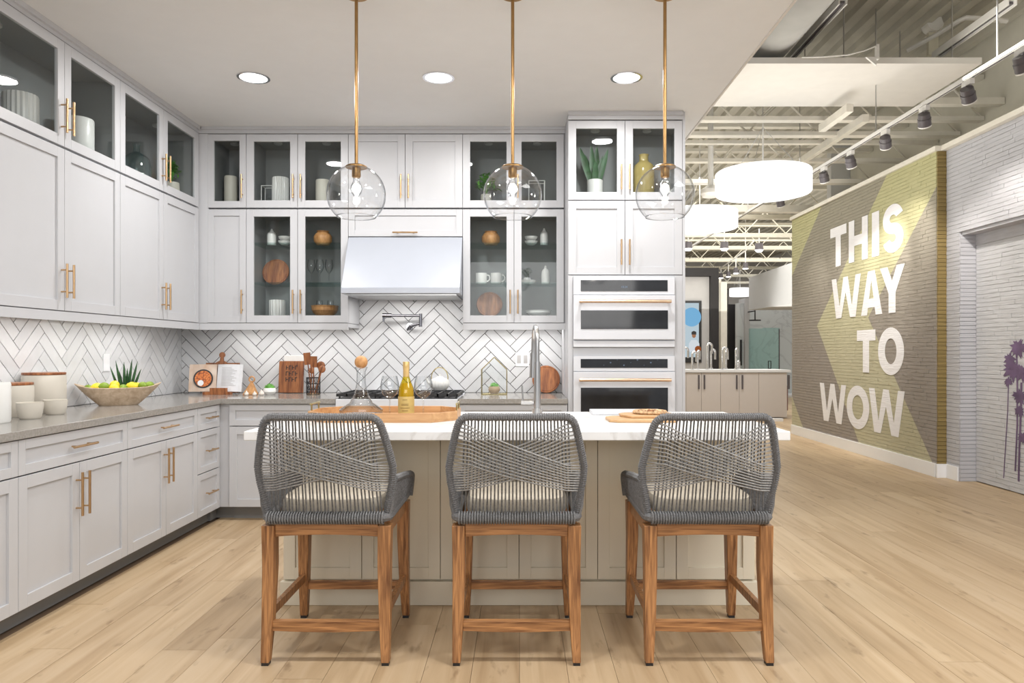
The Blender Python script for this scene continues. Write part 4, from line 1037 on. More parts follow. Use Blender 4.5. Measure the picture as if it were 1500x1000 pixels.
m, nt, b_ = nodes('food_photo'); b_.inputs['Roughness'].default_value = 0.5
mp = coords(nt, 'Object'); n_ = N(nt, 'ShaderNodeTexVoronoi'); n_.inputs['Scale'].default_value = 60; nt.links.new(mp.outputs[0], n_.inputs[0])
r_ = ramp(nt, [(0.0, (0.75, 0.30, 0.08)), (0.5, (0.55, 0.14, 0.03)), (0.9, (0.10, 0.03, 0.02))]); nt.links.new(n_.outputs[0], r_.inputs[0]); nt.links.new(r_.outputs[0], b_.inputs['Base Color'])
MB().cyl((-0.10, -0.0072, 0.105), (-0.10, -0.0063, 0.105), 0.066, n=30).build('food_picture', m, lp)
MB().cyl((-0.118, -0.0080, 0.07), (-0.118, -0.0073, 0.07), 0.024, n=16).build('onion_picture', PAGE, lp)
b = MB()
for i in range(13): b.box(0.045, 0.175-(i*37 % 5)*0.012, -0.0055, -0.0045, 0.05+i*0.012, 0.053+i*0.012)
b.build('printed_lines', FARGREY, rp)
# pyramid-shaped wooden block and garlic
b = MB(); b.add([(-0.055, -0.04, 0), (0.055, -0.04, 0), (0.055, 0.04, 0), (-0.055, 0.04, 0), (0.012, 0, 0.125)], [(0, 3, 2, 1), (0, 1, 4), (1, 2, 4), (2, 3, 4), (3, 0, 4)])
t = thing('wooden_grater', (X_at(367, 4.90), 4.90, ZC), 'slanted wooden pyramid block beside the cookbook', 'kitchen tool')
b.build('block', HONEY, t, bevel=0.006); MB().ring_tube([(0.012+0.022*math.cos(a), -0.004, 0.125+0.022*math.sin(a)) for a in [2*PI*i/16 for i in range(16)]], 0.006, 6, closed=True).build('loop', HONEY, t)
for px, y, r_, l in ((361, 4.80, 0.018, 'garlic bulb in front of the wooden pyramid, nearest the cookbook'), (373, 4.79, 0.017, 'middle garlic bulb in front of the wooden pyramid'), (383, 4.81, 0.022, 'largest garlic bulb, beside the small potted plant')):
    o = MB().lathe([(0.001, 0), (r_*0.7, 0.001), (r_, r_*0.6), (r_*0.85, r_*1.2), (r_*0.3, r_*1.7), (r_*0.15, r_*2.2), (0.001, r_*2.25)], n=14).build('garlic_bulb', GARLIC, loc=(X_at(px, y), y, ZC)); tag(o, l, 'garlic', 'garlic bulbs')
ball_plant((X_at(395, 4.90), 4.90, ZC), 'small round green plant in a white bowl pot, left of the slotted board', 0.052, 0.055, CERAMIC, 0.052)
# slotted cutting board leaning on the tiles, white slab behind
t = thing('cutting_board', (X_at(426, 5.08), 5.08, ZC), 'upright acacia cutting board with a dark carved word, left of the utensils', 'cutting board')
MB().box(-0.105, 0.105, -0.009, 0.009, 0.003, 0.272).build('board', ACACIA, t, bevel=0.004, rot=(-0.10, 0, 0))
bb = t.children[0]
rr_ = random.Random(4); b = MB()
for zz in (0.115, 0.165, 0.215):
    for k in range(4):
        x = -0.045+k*0.026; b.box(x, x+0.006, -0.0105, -0.0092, zz-0.018, zz+0.018)
        if (k+int(zz*100)) % 2: b.box(x, x+0.020, -0.0105, -0.0092, zz-0.003, zz+0.003)
        else: b.box(x, x+0.020, -0.0105, -0.0092, zz+0.012, zz+0.018)
b.build('carved_letters', BLACK, bb)
tag(MB().box(-0.085, 0.085, -0.006, 0.006, 0, 0.32).build('white_board', CERAMIC, loc=(X_at(431, 5.13), 5.127, ZC), rot=(0, 0, 0), bevel=0.004), 'white serving board showing above the slotted acacia board', 'cutting board')
# utensil holder
t = thing('utensil_holder', (X_at(459, 4.90), 4.90, ZC), 'round wire utensil holder with a gold base', 'utensil holder')
b = MB()
for z in (0.004, 0.045, 0.09, 0.14): b.ring_tube([(0.055*math.cos(2*PI*i/24), 0.055*math.sin(2*PI*i/24), z) for i in range(24)], 0.0025, 5, closed=True)
for i in range(16):
    a = 2*PI*i/16; b.cyl((0.055*math.cos(a), 0.055*math.sin(a), 0.003), (0.055*math.cos(a+0.35), 0.055*math.sin(a+0.35), 0.14), 0.002, n=4)
    b.cyl((0.055*math.cos(a), 0.055*math.sin(a), 0.003), (0.055*math.cos(a-0.35), 0.055*math.sin(a-0.35), 0.14), 0.002, n=4)
b.build('wire_basket', BLACK, t); MB().lathe([(0.001, 0), (0.053, 0), (0.053, 0.012), (0.001, 0.012)], n=24).build('base', BRASS, t)
def utensil(dx, dy, tx, ty, L, wd, kind, l):
    b = MB(); b.cyl((0, 0, 0), (0, 0, L*0.72), 0.006, 0.005, n=8)
    if kind == 'spoon': b.ball((0, 0, L*0.84), L*0.13, 12, sx=wd/(L*0.13), sy=0.22)
    else: b.box(-wd*0.8, wd*0.8, -0.004, 0.004, L*0.70, L)
    o = b.build('wooden_'+kind, ACACIA, loc=(X_at(459, 4.90)+dx, 4.90+dy, ZC+0.014), rot=(ty, tx, 0)); tag(o, l, 'utensil', 'wooden utensils in the wire holder')
utensil(-0.02, 0.01, -0.10, 0.05, 0.33, 0.035, 'spatula', 'flat wooden spatula leaning towards the slotted board')
utensil(0.0, 0.0, 0.03, 0.06, 0.30, 0.034, 'spatula', 'flat wooden spatula standing upright in the wire holder')
utensil(0.02, 0.02, 0.17, 0.05, 0.27, 0.036, 'spoon', 'wooden spoon leaning towards the range')
utensil(0.022, -0.026, 0.27, -0.06, 0.24, 0.030, 'spoon', 'dark wooden spoon lowest of those leaning towards the range')
utensil(-0.012, -0.030, 0.05, 0.0, 0.22, 0.020, 'spoon', 'short wooden spoon at the front of the wire holder')
# teapot on the range
YP = 4.93
t = thing('teapot', (X_at(644, YP), YP, 0.9505), 'white fluted teapot with a gold hoop handle on the rear burner', 'teapot')
b = MB(); vs = []; fs = []; n = 72; prof = [(0.001, 0), (0.05, 0), (0.075, 0.025), (0.082, 0.055), (0.072, 0.085), (0.035, 0.102), (0.001, 0.104)]
for r_, z in prof:
    for j in range(n):
        a = 2*PI*j/n; q = r_*(1+0.03*math.cos(18*a+z*30)); vs.append((q*math.cos(a), q*math.sin(a), z))
for i in range(len(prof)-1):
    for j in range(n): fs.append((i*n+j, i*n+(j+1) % n, (i+1)*n+(j+1) % n, (i+1)*n+j))
b.add(vs, fs, 0, True); b.build('body', CERAMIC, t)
MB().lathe([(0.034, 0.103), (0.03, 0.110), (0.008, 0.114), (0.008, 0.120), (0.012, 0.127), (0.001, 0.134)], n=20).build('lid', CERAMIC, t)
MB().ring_tube([(-0.07, 0, 0.045), (-0.095, 0, 0.065), (-0.108, 0, 0.095)], [0.014, 0.010, 0.007], 8).build('spout', CERAMIC, t)
MB().ring_tube([(0.068*math.cos(a), 0, 0.10+0.085*math.sin(a)) for a in [PI*i/14 for i in range(-1, 16)]], 0.004, 7).build('handle', OLDBRASS, t)
# pot filler on the tiles
yp = YB-0.0085
t = thing('pot_filler', (X_at(601, YB), yp, Z_at(478, YB)), 'chrome folding pot filler tap on the tiles above the cooktop', 'faucet')
MB().cyl((0, 0, 0), (0, -0.012, 0), 0.030, n=24).cyl((0, -0.012, 0), (0, -0.06, 0.0), 0.012, n=14).build('wall_flange', CHROME, t)
s_ = YB/F
MB().cyl((0, -0.055, 0), (0.10, -0.075, 0.022), 0.011, n=12).cyl((0.10, -0.075, -0.005), (0.10, -0.075, 0.105), 0.014, n=14).build('lower_arm', CHROME_D, t)
MB().cyl((0.10, -0.075, 0.088), (-0.14, -0.105, 0.088), 0.011, n=12).cyl((-0.14, -0.105, 0.088), (-0.215, -0.114, 0.088), 0.019, n=14).cyl((-0.205, -0.114, 0.088), (-0.205, -0.114, 0.035), 0.009, n=12).build('upper_arm', CHROME_D, t)
MB().cyl((0.0, -0.05, 0), (-0.012, -0.075, -0.035), 0.009, n=10).cyl((0.0, -0.06, 0.0), (0.022, -0.085, -0.028), 0.006, n=10).build('valve_lever', CHROME_D, t)
# terrarium
TERRG = thin_glass('terrarium_glass', (0.985, 0.99, 0.99), (0.8, 0.85, 0.85), 0.5)
YG = 4.93
t = thing('terrarium', (X_at(724, YG), YG, ZC), 'small house-shaped glass terrarium with gold edges', 'terrarium')
hwid, hd, hh, hp = 0.103, 0.06, 0.205, 0.305
pts = [(-hwid, 0.003), (hwid, 0.003), (hwid, hh), (0, hp), (-hwid, hh)]
b = MB()
for s in (-hd, hd):
    for i in range(5): 
        p, q = pts[i], pts[(i+1) % 5]; b.cyl((p[0], s, p[1]), (q[0], s, q[1]), 0.003, n=6)
for p in pts: b.cyl((p[0], -hd, p[1]), (p[0], hd, p[1]), 0.003, n=6)
b.build('gold_frame', OLDBRASS, t)
for s in (-hd, hd): MB().prism(pts, 'y', s-0.0008, s+0.0008).build('glass_wall', TERRG, t)
for i in (1, 2, 3, 4):
    p, q = pts[i], pts[(i+1) % 5]; MB().add([(p[0], -hd, p[1]), (q[0], -hd, q[1]), (q[0], hd, q[1]), (p[0], hd, p[1])], [(0, 1, 2, 3)]).build('glass_wall', TERRG, t)
ball_plant((X_at(724, YG), YG, ZC+0.0065), 'small green plant in a clay bowl pot inside the glass terrarium', 0.048, 0.060, flat('clay_pot', (0.42, 0.32, 0.22), 0.8), 0.048)
disc_board((X_at(800, 5.09), 5.09, ZC), 0.118, 'round acacia board leaning on the tiles beside the oven tower', ACACIAB)
# outlets on the tiles
for x, z, l in ((X_at(765, YB), Z_at(526, YB), 'white wall outlet above the short worktop near the tap'), (X_at(666, YB), 0, None)):
    if l:
        t = thing('wall_outlet', (x, YB-0.0085, z), l, 'outlet'); MB().box(-0.058, 0.058, -0.006, 0, -0.06, 0.06).build('plate', WHITE_TRIM, t, bevel=0.001)
        for q in (-0.028, 0.028): MB().box(q-0.016, q+0.016, -0.008, -0.0062, -0.034, 0.034).build('socket_face', FARGREY, t)
t = thing('wall_outlet', (XL+0.0085, 4.2, 1.19), 'white wall outlet on the left tiled wall behind the aloe', 'outlet'); MB().box(0, 0.006, -0.037, 0.037, -0.06, 0.06).build('plate', WHITE_TRIM, t)

# ---------------------------------------------------------------- on the island
ZI = 0.9145
# octagonal tray
tx, ty = X_at(565, 3.17), 3.19
t = thing('serving_tray', (tx, ty, ZI), 'long octagonal wooden tray with brass handles on the island', 'tray')
a_, c_, k_ = 0.385, 0.205, 0.115
oct_ = [(-a_+k_, -c_), (a_-k_, -c_), (a_, -c_+k_*0.95), (a_, c_-k_*0.95), (a_-k_, c_), (-a_+k_, c_), (-a_, c_-k_*0.95), (-a_, -c_+k_*0.95)]
inn = [(x*0.968, y*0.945) for x, y in oct_]
MB().prism(oct_, 'z', 0.0, 0.010).build('tray_bottom', TRAYWOOD, t)
for i in range(8):
    j = (i+1) % 8; q = [oct_[i], oct_[j], inn[j], inn[i]]
    MB().prism(q, 'z', 0.0101, 0.046).build('tray_side', TRAYWOOD, t, bevel=0.001)
for s in (-1, 1):
    x = s*(a_*0.984)
    MB().cyl((x, -0.055, 0.046), (x, -0.055, 0.080), 0.0045, n=8).cyl((x, 0.055, 0.046), (x, 0.055, 0.080), 0.0045, n=8).cyl((x, -0.07, 0.080), (x, 0.07, 0.080), 0.0055, n=8).build('tray_handle', OLDBRASS, t)
zt = ZI+0.0105
t = thing('decanter', (X_at(529, 3.14), 3.14, zt), 'clear glass decanter with a wooden ball stopper on the tray', 'decanter')
MB().lathe([(0.001, 0.002), (0.108, 0.002), (0.112, 0.008), (0.112, 0.040), (0.100, 0.050), (0.060, 0.075), (0.036, 0.120), (0.023, 0.18), (0.022, 0.235), (0.034, 0.262)], n=40).build('glass_body', CLEAR, t)
MB().lathe([(0.001, 0.006), (0.100, 0.006), (0.104, 0.018), (0.001, 0.018)], n=36).build('glass_base', CLEAR, t)
MB().ball((0, 0, 0.287), 0.034, 24).build('stopper', HONEY, t)
for px, l in ((571, 'balloon wine glass on the tray between decanter and bottle'), (620, 'balloon wine glass on the tray, right beside the wine bottle')):
    wineglass((X_at(px, 3.13), 3.13, zt), 0.215, 0.049, l, 'wine glasses on the tray')
t = thing('wine_bottle', (X_at(595, 3.10), 3.10, zt), 'white wine bottle with a gold foil and gold label on the tray', 'bottle')
MB().lathe([(0.001, 0.004), (0.036, 0.0), (0.0405, 0.006), (0.0405, 0.125), (0.038, 0.155), (0.026, 0.185), (0.0155, 0.215), (0.0145, 0.232)], n=32).build('glass_body', BOTTLEG, t)
MB().lathe([(0.001, 0.010), (0.034, 0.010), (0.0385, 0.018), (0.0385, 0.122), (0.036, 0.152), (0.024, 0.180), (0.001, 0.182)], n=28).build('wine', WINE, t)
MB().lathe([(0.001, 0.0), (0.040, 0.0), (0.0412, 0.004), (0.0412, 0.017), (0.0406, 0.018)], n=32).build('dark_foot', BLACKGLASS, t)
MB().lathe([(0.0162, 0.212), (0.0156, 0.25), (0.0168, 0.252), (0.0168, 0.288), (0.0155, 0.29), (0.001, 0.29)], n=24).build('foil', GOLDFOIL, t)
lb = MB(); lb.lathe([(0.0415, 0.026), (0.0415, 0.112)], n=40); lb.build('paper_label', GOLDLABEL, t)
lab_ = [c for c in t.children if c.name.startswith('paper')][0]
b = MB()
for z, w_ in ((0.094, 8), (0.072, 12), (0.066, 12), (0.052, 16), (0.038, 10)):
    for q in range(-w_//2, w_//2):
        a = -PI/2+q*0.075; b.box(0, 0, 0, 0, 0, 0) if False else b.add([(0.042*math.cos(a+da), 0.042*math.sin(a+da), z+dz) for da, dz in ((0, 0), (0.055, 0), (0.055, 0.0035), (0, 0.0035))], [(0, 1, 2, 3)])
b.build('label_print', flat('label_ink', (0.22, 0.13, 0.04), 0.6), lab_)
# bread boards and round loaf on the right
t = tag(MB().prism([(-0.16, -0.075), (-0.12, -0.10), (0.17, -0.10), (0.17, 0.10), (-0.12, 0.10), (-0.16, 0.07)], 'z', 0, 0.014).build('bread_board', LIGHTWOOD, loc=(X_at(935, 3.08), 3.08, ZI), bevel=0.003), 'lower pale wooden board on the island, under a second board', 'cutting board')
tag(MB().prism([(-0.13, -0.02), (-0.09, -0.09), (0.15, -0.09), (0.15, 0.09), (-0.09, 0.09), (-0.13, 0.05)], 'z', 0, 0.012).build('bread_board', LIGHTWOOD, loc=(X_at(945, 3.14), 3.14, ZI+0.0145), bevel=0.003), 'upper pale wooden board carrying the round flatbread', 'cutting board')
bread = flat('flatbread_crust', (0.55, 0.36, 0.20), 0.8, var=0.4, scale=60, bmp=0.6, bscale=80)
t = thing('flatbread', (X_at(952, 3.16), 3.16, ZI+0.027), 'round browned flatbread on the wooden boards', 'bread')
MB().lathe([(0.001, 0), (0.085, 0), (0.092, 0.008), (0.085, 0.018), (0.074, 0.013), (0.001, 0.015)], n=32).build('crust', bread, t)
rr_ = random.Random(9); b = MB()
for i in range(40):
    a = rr_.uniform(0, 2*PI); q = rr_.uniform(0, 0.065); b.ball((q*math.cos(a), q*math.sin(a), 0.016), rr_.uniform(0.003, 0.007), 6, sz=0.5)
b.build('topping', flat('topping', (0.30, 0.13, 0.05), 0.7, var=0.5, scale=90), t, kind='stuff')
tag(MB().box(-0.0, 0.40, -0.07, 0.07, 0, 0.020).build('marble_board', WHITE, loc=(X_at(866, 3.40), 3.42, ZI), bevel=0.003), 'long white marble slab lying at the far edge of the island', 'serving board')
# kitchen tap
t = thing('kitchen_faucet', (X_at(787, 3.16), 3.16, ZI), 'tall stainless pull-down kitchen tap standing on the island', 'faucet')
arc = [(0, 0, 0.05), (0, 0, 0.36)]+[(-0.008*(1-math.cos(a)), 0.075*(1-math.cos(a)), 0.40+0.085*math.sin(a)) for a in [PI*i/12 for i in range(0, 13)]]+[(-0.018, 0.152, 0.33)]
MB().ring_tube(arc, 0.0125, 12).build('gooseneck', STEEL, t)
MB().cyl((0, 0, 0), (0, 0, 0.055), 0.027, n=20).cyl((0, 0, 0.055), (0, 0, 0.30), 0.019, 0.016, n=18).build('column', STEEL, t)
MB().cyl((-0.018, 0.152, 0.33), (-0.020, 0.155, 0.21), 0.0165, 0.020, n=16).cyl((-0.018, 0.152, 0.345), (-0.018, 0.152, 0.325), 0.018, n=16).build('spray_head', STEEL, t)
MB().cyl((-0.018, 0, 0.085), (-0.085, 0, 0.085), 0.011, n=12).cyl((-0.075, 0, 0.085), (-0.080, 0, 0.175), 0.0045, n=8).build('lever', STEEL, t)
# ---------------------------------------------------------------- mural wall, grey wall, door
XG, YE = 4.29, 6.05                 # grey wall face, near end of the mural wall
HWL = 3.28
wr = struct(MB().box(XO+0.012, 5.08, YE, 9.26, 0, HWL).build('wall_right', MURALEND))
rb = random.Random(21); CH = 0.04
var_cache = {}
def brick_mesh(kind, L, k, mat):
    key = (kind, L, k, mat.name)
    if key not in var_cache:
        q = random.Random(k*17+int(L*100)); b = MB(); t_ = 0.013
        n_ = 3; g = 0.0012; vs = []; fs = []
        # front face faces -x: a 4x2 grid, uneven; sides go back
        for i in range(n_+1):
            for j in range(2):
                vs.append((-q.uniform(0.0, 0.003)-0.001, g+(L-2*g)*i/n_+(q.uniform(-0.004, 0.004) if 0 < i < n_ else 0), g+(CH-2*g)*j+q.uniform(-0.0012, 0.0012)))
        f0 = len(vs)
        vs += [(t_, g, g), (t_, g, CH-g), (t_, L-g, g), (t_, L-g, CH-g)]
        for i in range(n_): fs.append((i*2, i*2+1, i*2+3, i*2+2))
        e = n_*2
        fs += [(0, f0, f0+1, 1), (e, e+1, f0+3, f0+2), (0, 2, 4, 6, f0+2, f0), (1, f0+1, f0+3, 7, 5, 3)]
        b.add(vs, fs); var_cache[key] = b.mesh('brick', mat)
    return var_cache[key]
LENS = (0.15, 0.2, 0.25, 0.3)
def brick_wall(par, x, areas, mat, keep, holes=(), score=None):
    """courses of bricks facing -x; the KEEP best-showing ones as parts, the rest one stuff part"""
    bl = []
    for (y0, y1, z0, z1) in areas:
        nz = int(round((z1-z0)/CH)); zs = (z1-z0)/nz
        for r_ in range(nz):
            y = y0-rb.uniform(0, 0.12); z = z0+r_*zs
            first = True
            while y < y1-0.001:
                L = rb.choice(LENS); a, c = max(y, y0), min(y+L, y1)
                if y1-c < 0.06: c = y1
                if c-a > 0.02: bl.append((a, c, z, zs))
                y = c
    bl.sort(key=lambda q: abs(q[0]-score[0])+abs(q[2]-score[1])*0.6)
    rest = MB(); done = 0
    for (a, c, z, zs) in bl:
        L = round((c-a)*20)/20
        k = rb.randrange(3); L = c-a
        Lk = min(LENS, key=lambda q: abs(q-L)) if min(abs(q-L) for q in LENS) < 0.0005 else None
        if done < keep and Lk:
            link('brick', brick_mesh('b', Lk, k, mat), par, loc=(x, a, z)); done += 1
        else:
            g = 0.0012; d0, d1 = rb.uniform(0, 0.003), rb.uniform(0, 0.003)
            rest.add([(x+0.013, a+g, z+g), (x+0.013, c-g, z+g), (x+0.013, c-g, z+zs-g), (x+0.013, a+g, z+zs-g),
                      (x-d0, a+g, z+g), (x-d1, c-g, z+g), (x-d1*0.6, c-g, z+zs-g), (x-d0*0.6, a+g, z+zs-g)],
                     [(4, 7, 6, 5), (0, 4, 5, 1), (1, 5, 6, 2), (2, 6, 7, 3), (3, 7, 4, 0)])
    rest.build('bricks_far', mat, par, kind='stuff')
brick_wall(wr, XO, [(YE, 9.26, 0.0, HWL)], MURAL, 300, score=(6.1, 1.5))
# end face of the mural wall
b = MB(); nz = int(HWL/CH)
for r_ in range(nz): b.box(XO+0.003+rb.uniform(0, 0.003), XG+0.02, YE-0.010-rb.uniform(0, 0.004), YE+0.001, r_*CH+0.002, (r_+1)*CH-0.002)
b.build('end_bricks', MURALEND, wr, kind='stuff')
wg = struct(MB().box(XG+0.012, XG+0.6, 5.86, YE-0.016, 0, HWL).box(XG+0.012, XG+0.6, 3.2, 5.86, 2.43, HWL).box(XG+0.012, XG+0.6, 3.2, 4.70, 0, 2.43).build('wall_right_near', BRICKG))
brick_wall(wg, XG, [(5.86, YE-0.016, 0, 2.43), (3.2, YE-0.016, 2.43, HWL), (3.2, 4.70, 0, 2.43)], BRICKG, 300, score=(5.6, 2.6))
b = MB()
for r_ in range(60):
    z = r_*CH; b.box(XG+0.002, XG+0.17, 5.852-rb.uniform(0, 0.004), 5.86, z+0.002, min(z+CH, 2.43)-0.002)
b.build('jamb_bricks', BRICKG, wg, kind='stuff')
struct(MB().box(XG+0.02, XG+0.165, 4.70, 5.85, 2.40, 2.429).box(XG+0.15, XG+0.17, 4.70, 5.85, 2.30, 2.40).build('trim_11', BRICKG))
XDR = XG+0.155
dr = struct(MB().box(XDR+0.013, XDR+0.05, 4.71, 5.845, 0.008, 2.335).build('door_1', BRICKD))
brick_wall(dr, XDR, [(4.71, 5.845, 0.008, 2.335)], BRICKD, 300, score=(5.5, 1.0))
struct(MB().box(XO-0.018, XO-0.001, YE+0.0, 9.26, 0, 0.138).box(XO-0.018, XG+0.0, YE-0.034, YE-0.016, 0, 0.138).build('baseboard_right', WHITE_TRIM, bevel=0.002))
struct(MB().box(XG-0.018, XG-0.001, 5.865, YE-0.035, 0, 0.138).build('baseboard_near', WHITE_TRIM, bevel=0.002))
struct(MB().box(XO-0.03, 5.09, YE-0.02, 9.27, HWL+0.001, HWL+0.05).box(XG-0.06, 5.09, 3.2, YE-0.021, HWL+0.001, HWL+0.05).build('trim_12', STRUCT2))
struct(MB().box(5.1, 5.25, 3.2, 9.26, 0, 4.70).build('wall_upper_right', UPWALL))

# letters of the mural
def stroke_poly(segs): return segs
def letter(ch, w_, h, t_):
    """list of polygons (u right, v up)"""
    if ch == 'T': return [[(0, h-t_), (w_, h-t_), (w_, h), (0, h)], [((w_-t_)/2, 0), ((w_+t_)/2, 0), ((w_+t_)/2, h-t_), ((w_-t_)/2, h-t_)]]
    if ch == 'H': return [[(0, 0), (t_, 0), (t_, h), (0, h)], [(w_-t_, 0), (w_, 0), (w_, h), (w_-t_, h)], [(t_, (h-t_)/2), (w_-t_, (h-t_)/2), (w_-t_, (h+t_)/2), (t_, (h+t_)/2)]]
    if ch == 'I': return [[(0, 0), (w_, 0), (w_, h), (0, h)]]
    if ch == 'A':
        k = t_*1.02; m_ = w_/2; q = t_*0.55
        zb, zt_ = h*0.17, h*0.17+t_*0.85
        f = lambda z: k+(m_-k)*(z/(h*0.80))
        return [[(0, 0), (k, 0), (m_, h*0.80), (m_, h), (m_-q, h)], [(w_, 0), (m_+q, h), (m_, h), (m_, h*0.80), (w_-k, 0)],
                [(f(zb), zb), (w_-f(zb), zb), (w_-f(zt_), zt_), (f(zt_), zt_)]]
    if ch == 'Y':
        m_ = w_/2; j = h*0.42
        return [[(m_-t_/2, 0), (m_+t_/2, 0), (m_+t_/2, j), (m_-t_/2, j)], [(m_-t_/2, j), (m_, j), (m_, j+t_*1.1), (t_*1.1, h), (0, h)], [(m_+t_/2, j), (w_, h), (w_-t_*1.1, h), (m_, j+t_*1.1), (m_, j)]]
    if ch == 'W':
        k = t_*0.92; a = w_*0.22; m_ = w_/2; q = w_*0.29
        L_ = [[(0, h), (k, h), (a+k*0.55, h*0.30), (a+k*0.5, 0), (a-k*0.45, 0)],
              [(a+k*0.5, 0), (a+k*0.55, h*0.30), (m_-k*0.40, h), (m_, h), (m_, h*0.66), (a+k*0.55, 0)]]
        L_ = [[(0, h), (k, h), (q-k*0.02, h*0.28), (q+k*0.35, 0), (q-k*0.75, 0)], [(q-k*0.02, h*0.28), (m_-k*0.45, h), (m_, h), (m_, h*0.62), (q+k*0.35, 0)]]
        return L_+[[(w_-x, y) for x, y in P][::-1] for P in L_]
    def ring(cx_, cy_, rx, ry, a0, a1, n=28):
        return [[(cx_+rx*math.cos(a), cy_+ry*math.sin(a)), (cx_+(rx-t_)*math.cos(a), cy_+(ry-t_*0.95)*math.sin(a)),
                 (cx_+(rx-t_)*math.cos(b_), cy_+(ry-t_*0.95)*math.sin(b_)), (cx_+rx*math.cos(b_), cy_+ry*math.sin(b_))]
                for a, b_ in [(a0+(a1-a0)*i/n, a0+(a1-a0)*(i+1)/n) for i in range(n)]]
    if ch == 'O': return ring(w_/2, h/2, w_/2, h/2+0.012, 0, 2*PI, 40)
    if ch == 'S':
        r_ = (h+0.02+t_*0.95)/4; cyt, cyb = h+0.01-r_, -0.01+r_
        return ring(w_/2, cyt, w_/2, r_, math.radians(18), math.radians(270), 26)+ring(w_/2, cyb, w_/2, r_, math.radians(90), math.radians(-162), 26)
ROWS = [(2.385, 0.525, [('T', 1217, 1240.5), ('H', 1244, 1272), ('I', 1278, 1288.5), ('S', 1294, 1324)], 0.125, 'THIS'),
        (1.70, 0.525, [('W', 1219, 1261.5), ('A', 1262, 1293), ('Y', 1290, 1326)], 0.125, 'WAY'),
        (1.01, 0.515, [('T', 1256, 1283), ('O', 1287, 1325)], 0.13, 'TO'),
        (0.315, 0.515, [('W', 1201.5, 1240), ('O', 1241, 1274), ('W', 1273.5, 1326)], 0.125, 'WOW')]
for z, h, chars, t_, wd in ROWS:
    t = thing('mural_word', (XO, 7.5, z), 'white painted word %s on the mural wall' % wd, 'lettering', 'painted words of the mural')
    for ch, p0, p1 in chars:
        ya, yb = wall_yz(p0, 0)[0], wall_yz(p1, 0)[0]; w_ = ya-yb
        b = MB()
        tt = min(t_, w_*0.42) if ch not in 'I' else w_
        for P in letter(ch, w_, h, tt):
            Q = [(ya-u-7.5, v) for u, v in P]
            b.prism(Q, 'x', -0.0066, -0.0052)
        b.build('letter', LETTER, t)

# palms printed on the door
t = thing('palm_print', (XDR, 5.3, 0), 'purple palm tree silhouettes printed on the brick-faced door', 'wall print')
def dpt(px, py):
    y = F*XDR/(px-CX); return (y-5.3, EYE+(CY-py)*y/F)
def flatpoly(b, P, a=-0.0062, c=-0.0050): b.prism(P, 'x', a, c)
rr_ = random.Random(5)
for trunk, crowns in ((((1478, 563), (1477, 600), (1474, 650), (1471, 700), 0.0045), ((1484, 540, 26), (1480, 525, 18), (1478, 558, 12))),
                      (((1490, 500), (1491, 560), (1491, 620), (1488, 690), 0.008), ((1492, 508, 22), (1494, 580, 20), (1494, 600, 14))),
                      (((1497, 560), (1496, 610), (1494, 660), (1493, 705), 0.010), ((1498, 640, 14), (1499, 545, 22)))):
    b = MB(); P = [dpt(*p) for p in trunk[:4]]; wd = trunk[4]
    for (y0, z0), (y1, z1) in zip(P, P[1:]): flatpoly(b, [(y0-wd, z0), (y0+wd, z0), (y1+wd, z1), (y1-wd, z1)])
    b.build('trunk_print', PALM, t)
    b = MB()
    for px, py, r_ in crowns:
        cy_, cz = dpt(px, py); R_ = r_*5.6/F*0.62
        DQ = len(b.v)*1e-7
        for k in range(17):
            a = 2*PI*k/17+rr_.uniform(-0.2, 0.2); L = R_*rr_.uniform(0.75, 1.15); wv = L*0.20
            d = (math.cos(a), math.sin(a)*1.0-0.15); s = (-d[1], d[0])
            flatpoly(b, [(cy_, cz), (cy_+d[0]*L*0.45+s[0]*wv, cz+d[1]*L*0.45+s[1]*wv), (cy_+d[0]*L, cz+d[1]*L), (cy_+d[0]*L*0.45-s[0]*wv, cz+d[1]*L*0.45-s[1]*wv)], -0.0062-k*0.00006-DQ)
        n_ = 10; flatpoly(b, [(cy_+R_*0.5*math.cos(2*PI*i/n_)*rr_.uniform(0.8, 1.2), cz+R_*0.5*math.sin(2*PI*i/n_)) for i in range(n_)])
    b.build('crown_print', PALM, t, kind='stuff')

# ---------------------------------------------------------------- showroom ceiling
ZD = 4.63
b = MB(); x = XE+0.02
while x < 9.0:
    b.prism([(x, ZD), (x+0.02, ZD+0.06), (x+0.10, ZD+0.06), (x+0.12, ZD), (x+0.20, ZD), (x+0.20, ZD+0.075), (x, ZD+0.075)], 'y', 2.0, 22.0); x += 0.20
struct(b.build('ceiling_deck', DECKM))
struct(MB().box(XE+0.016, 9, 1.95, 2.0, 3.9, 4.9).build('wall_front_high', UPWALL))
# ceiling cloud panel
def zr(ratio, x): return EYE+ratio*x
cl = thing('ceiling_panel', (0, 0, 3.88), 'broad flat off-white panel hung under the showroom deck', 'ceiling panel')
y0c, y1c = F*2.61/(CY-93), F*2.61/(CY-156)
MB().box(XE+0.03, 4.20, y0c, y1c, 0, 0.055).build('panel', CLOUD, cl)
for xx in (1.8, 3.0, 4.0):
    for yy in (y0c+0.1, y1c-0.1): MB().cyl((xx, yy, 0.055), (xx, yy, ZD-3.88), 0.006, n=6).build('hanger', STEEL, cl)
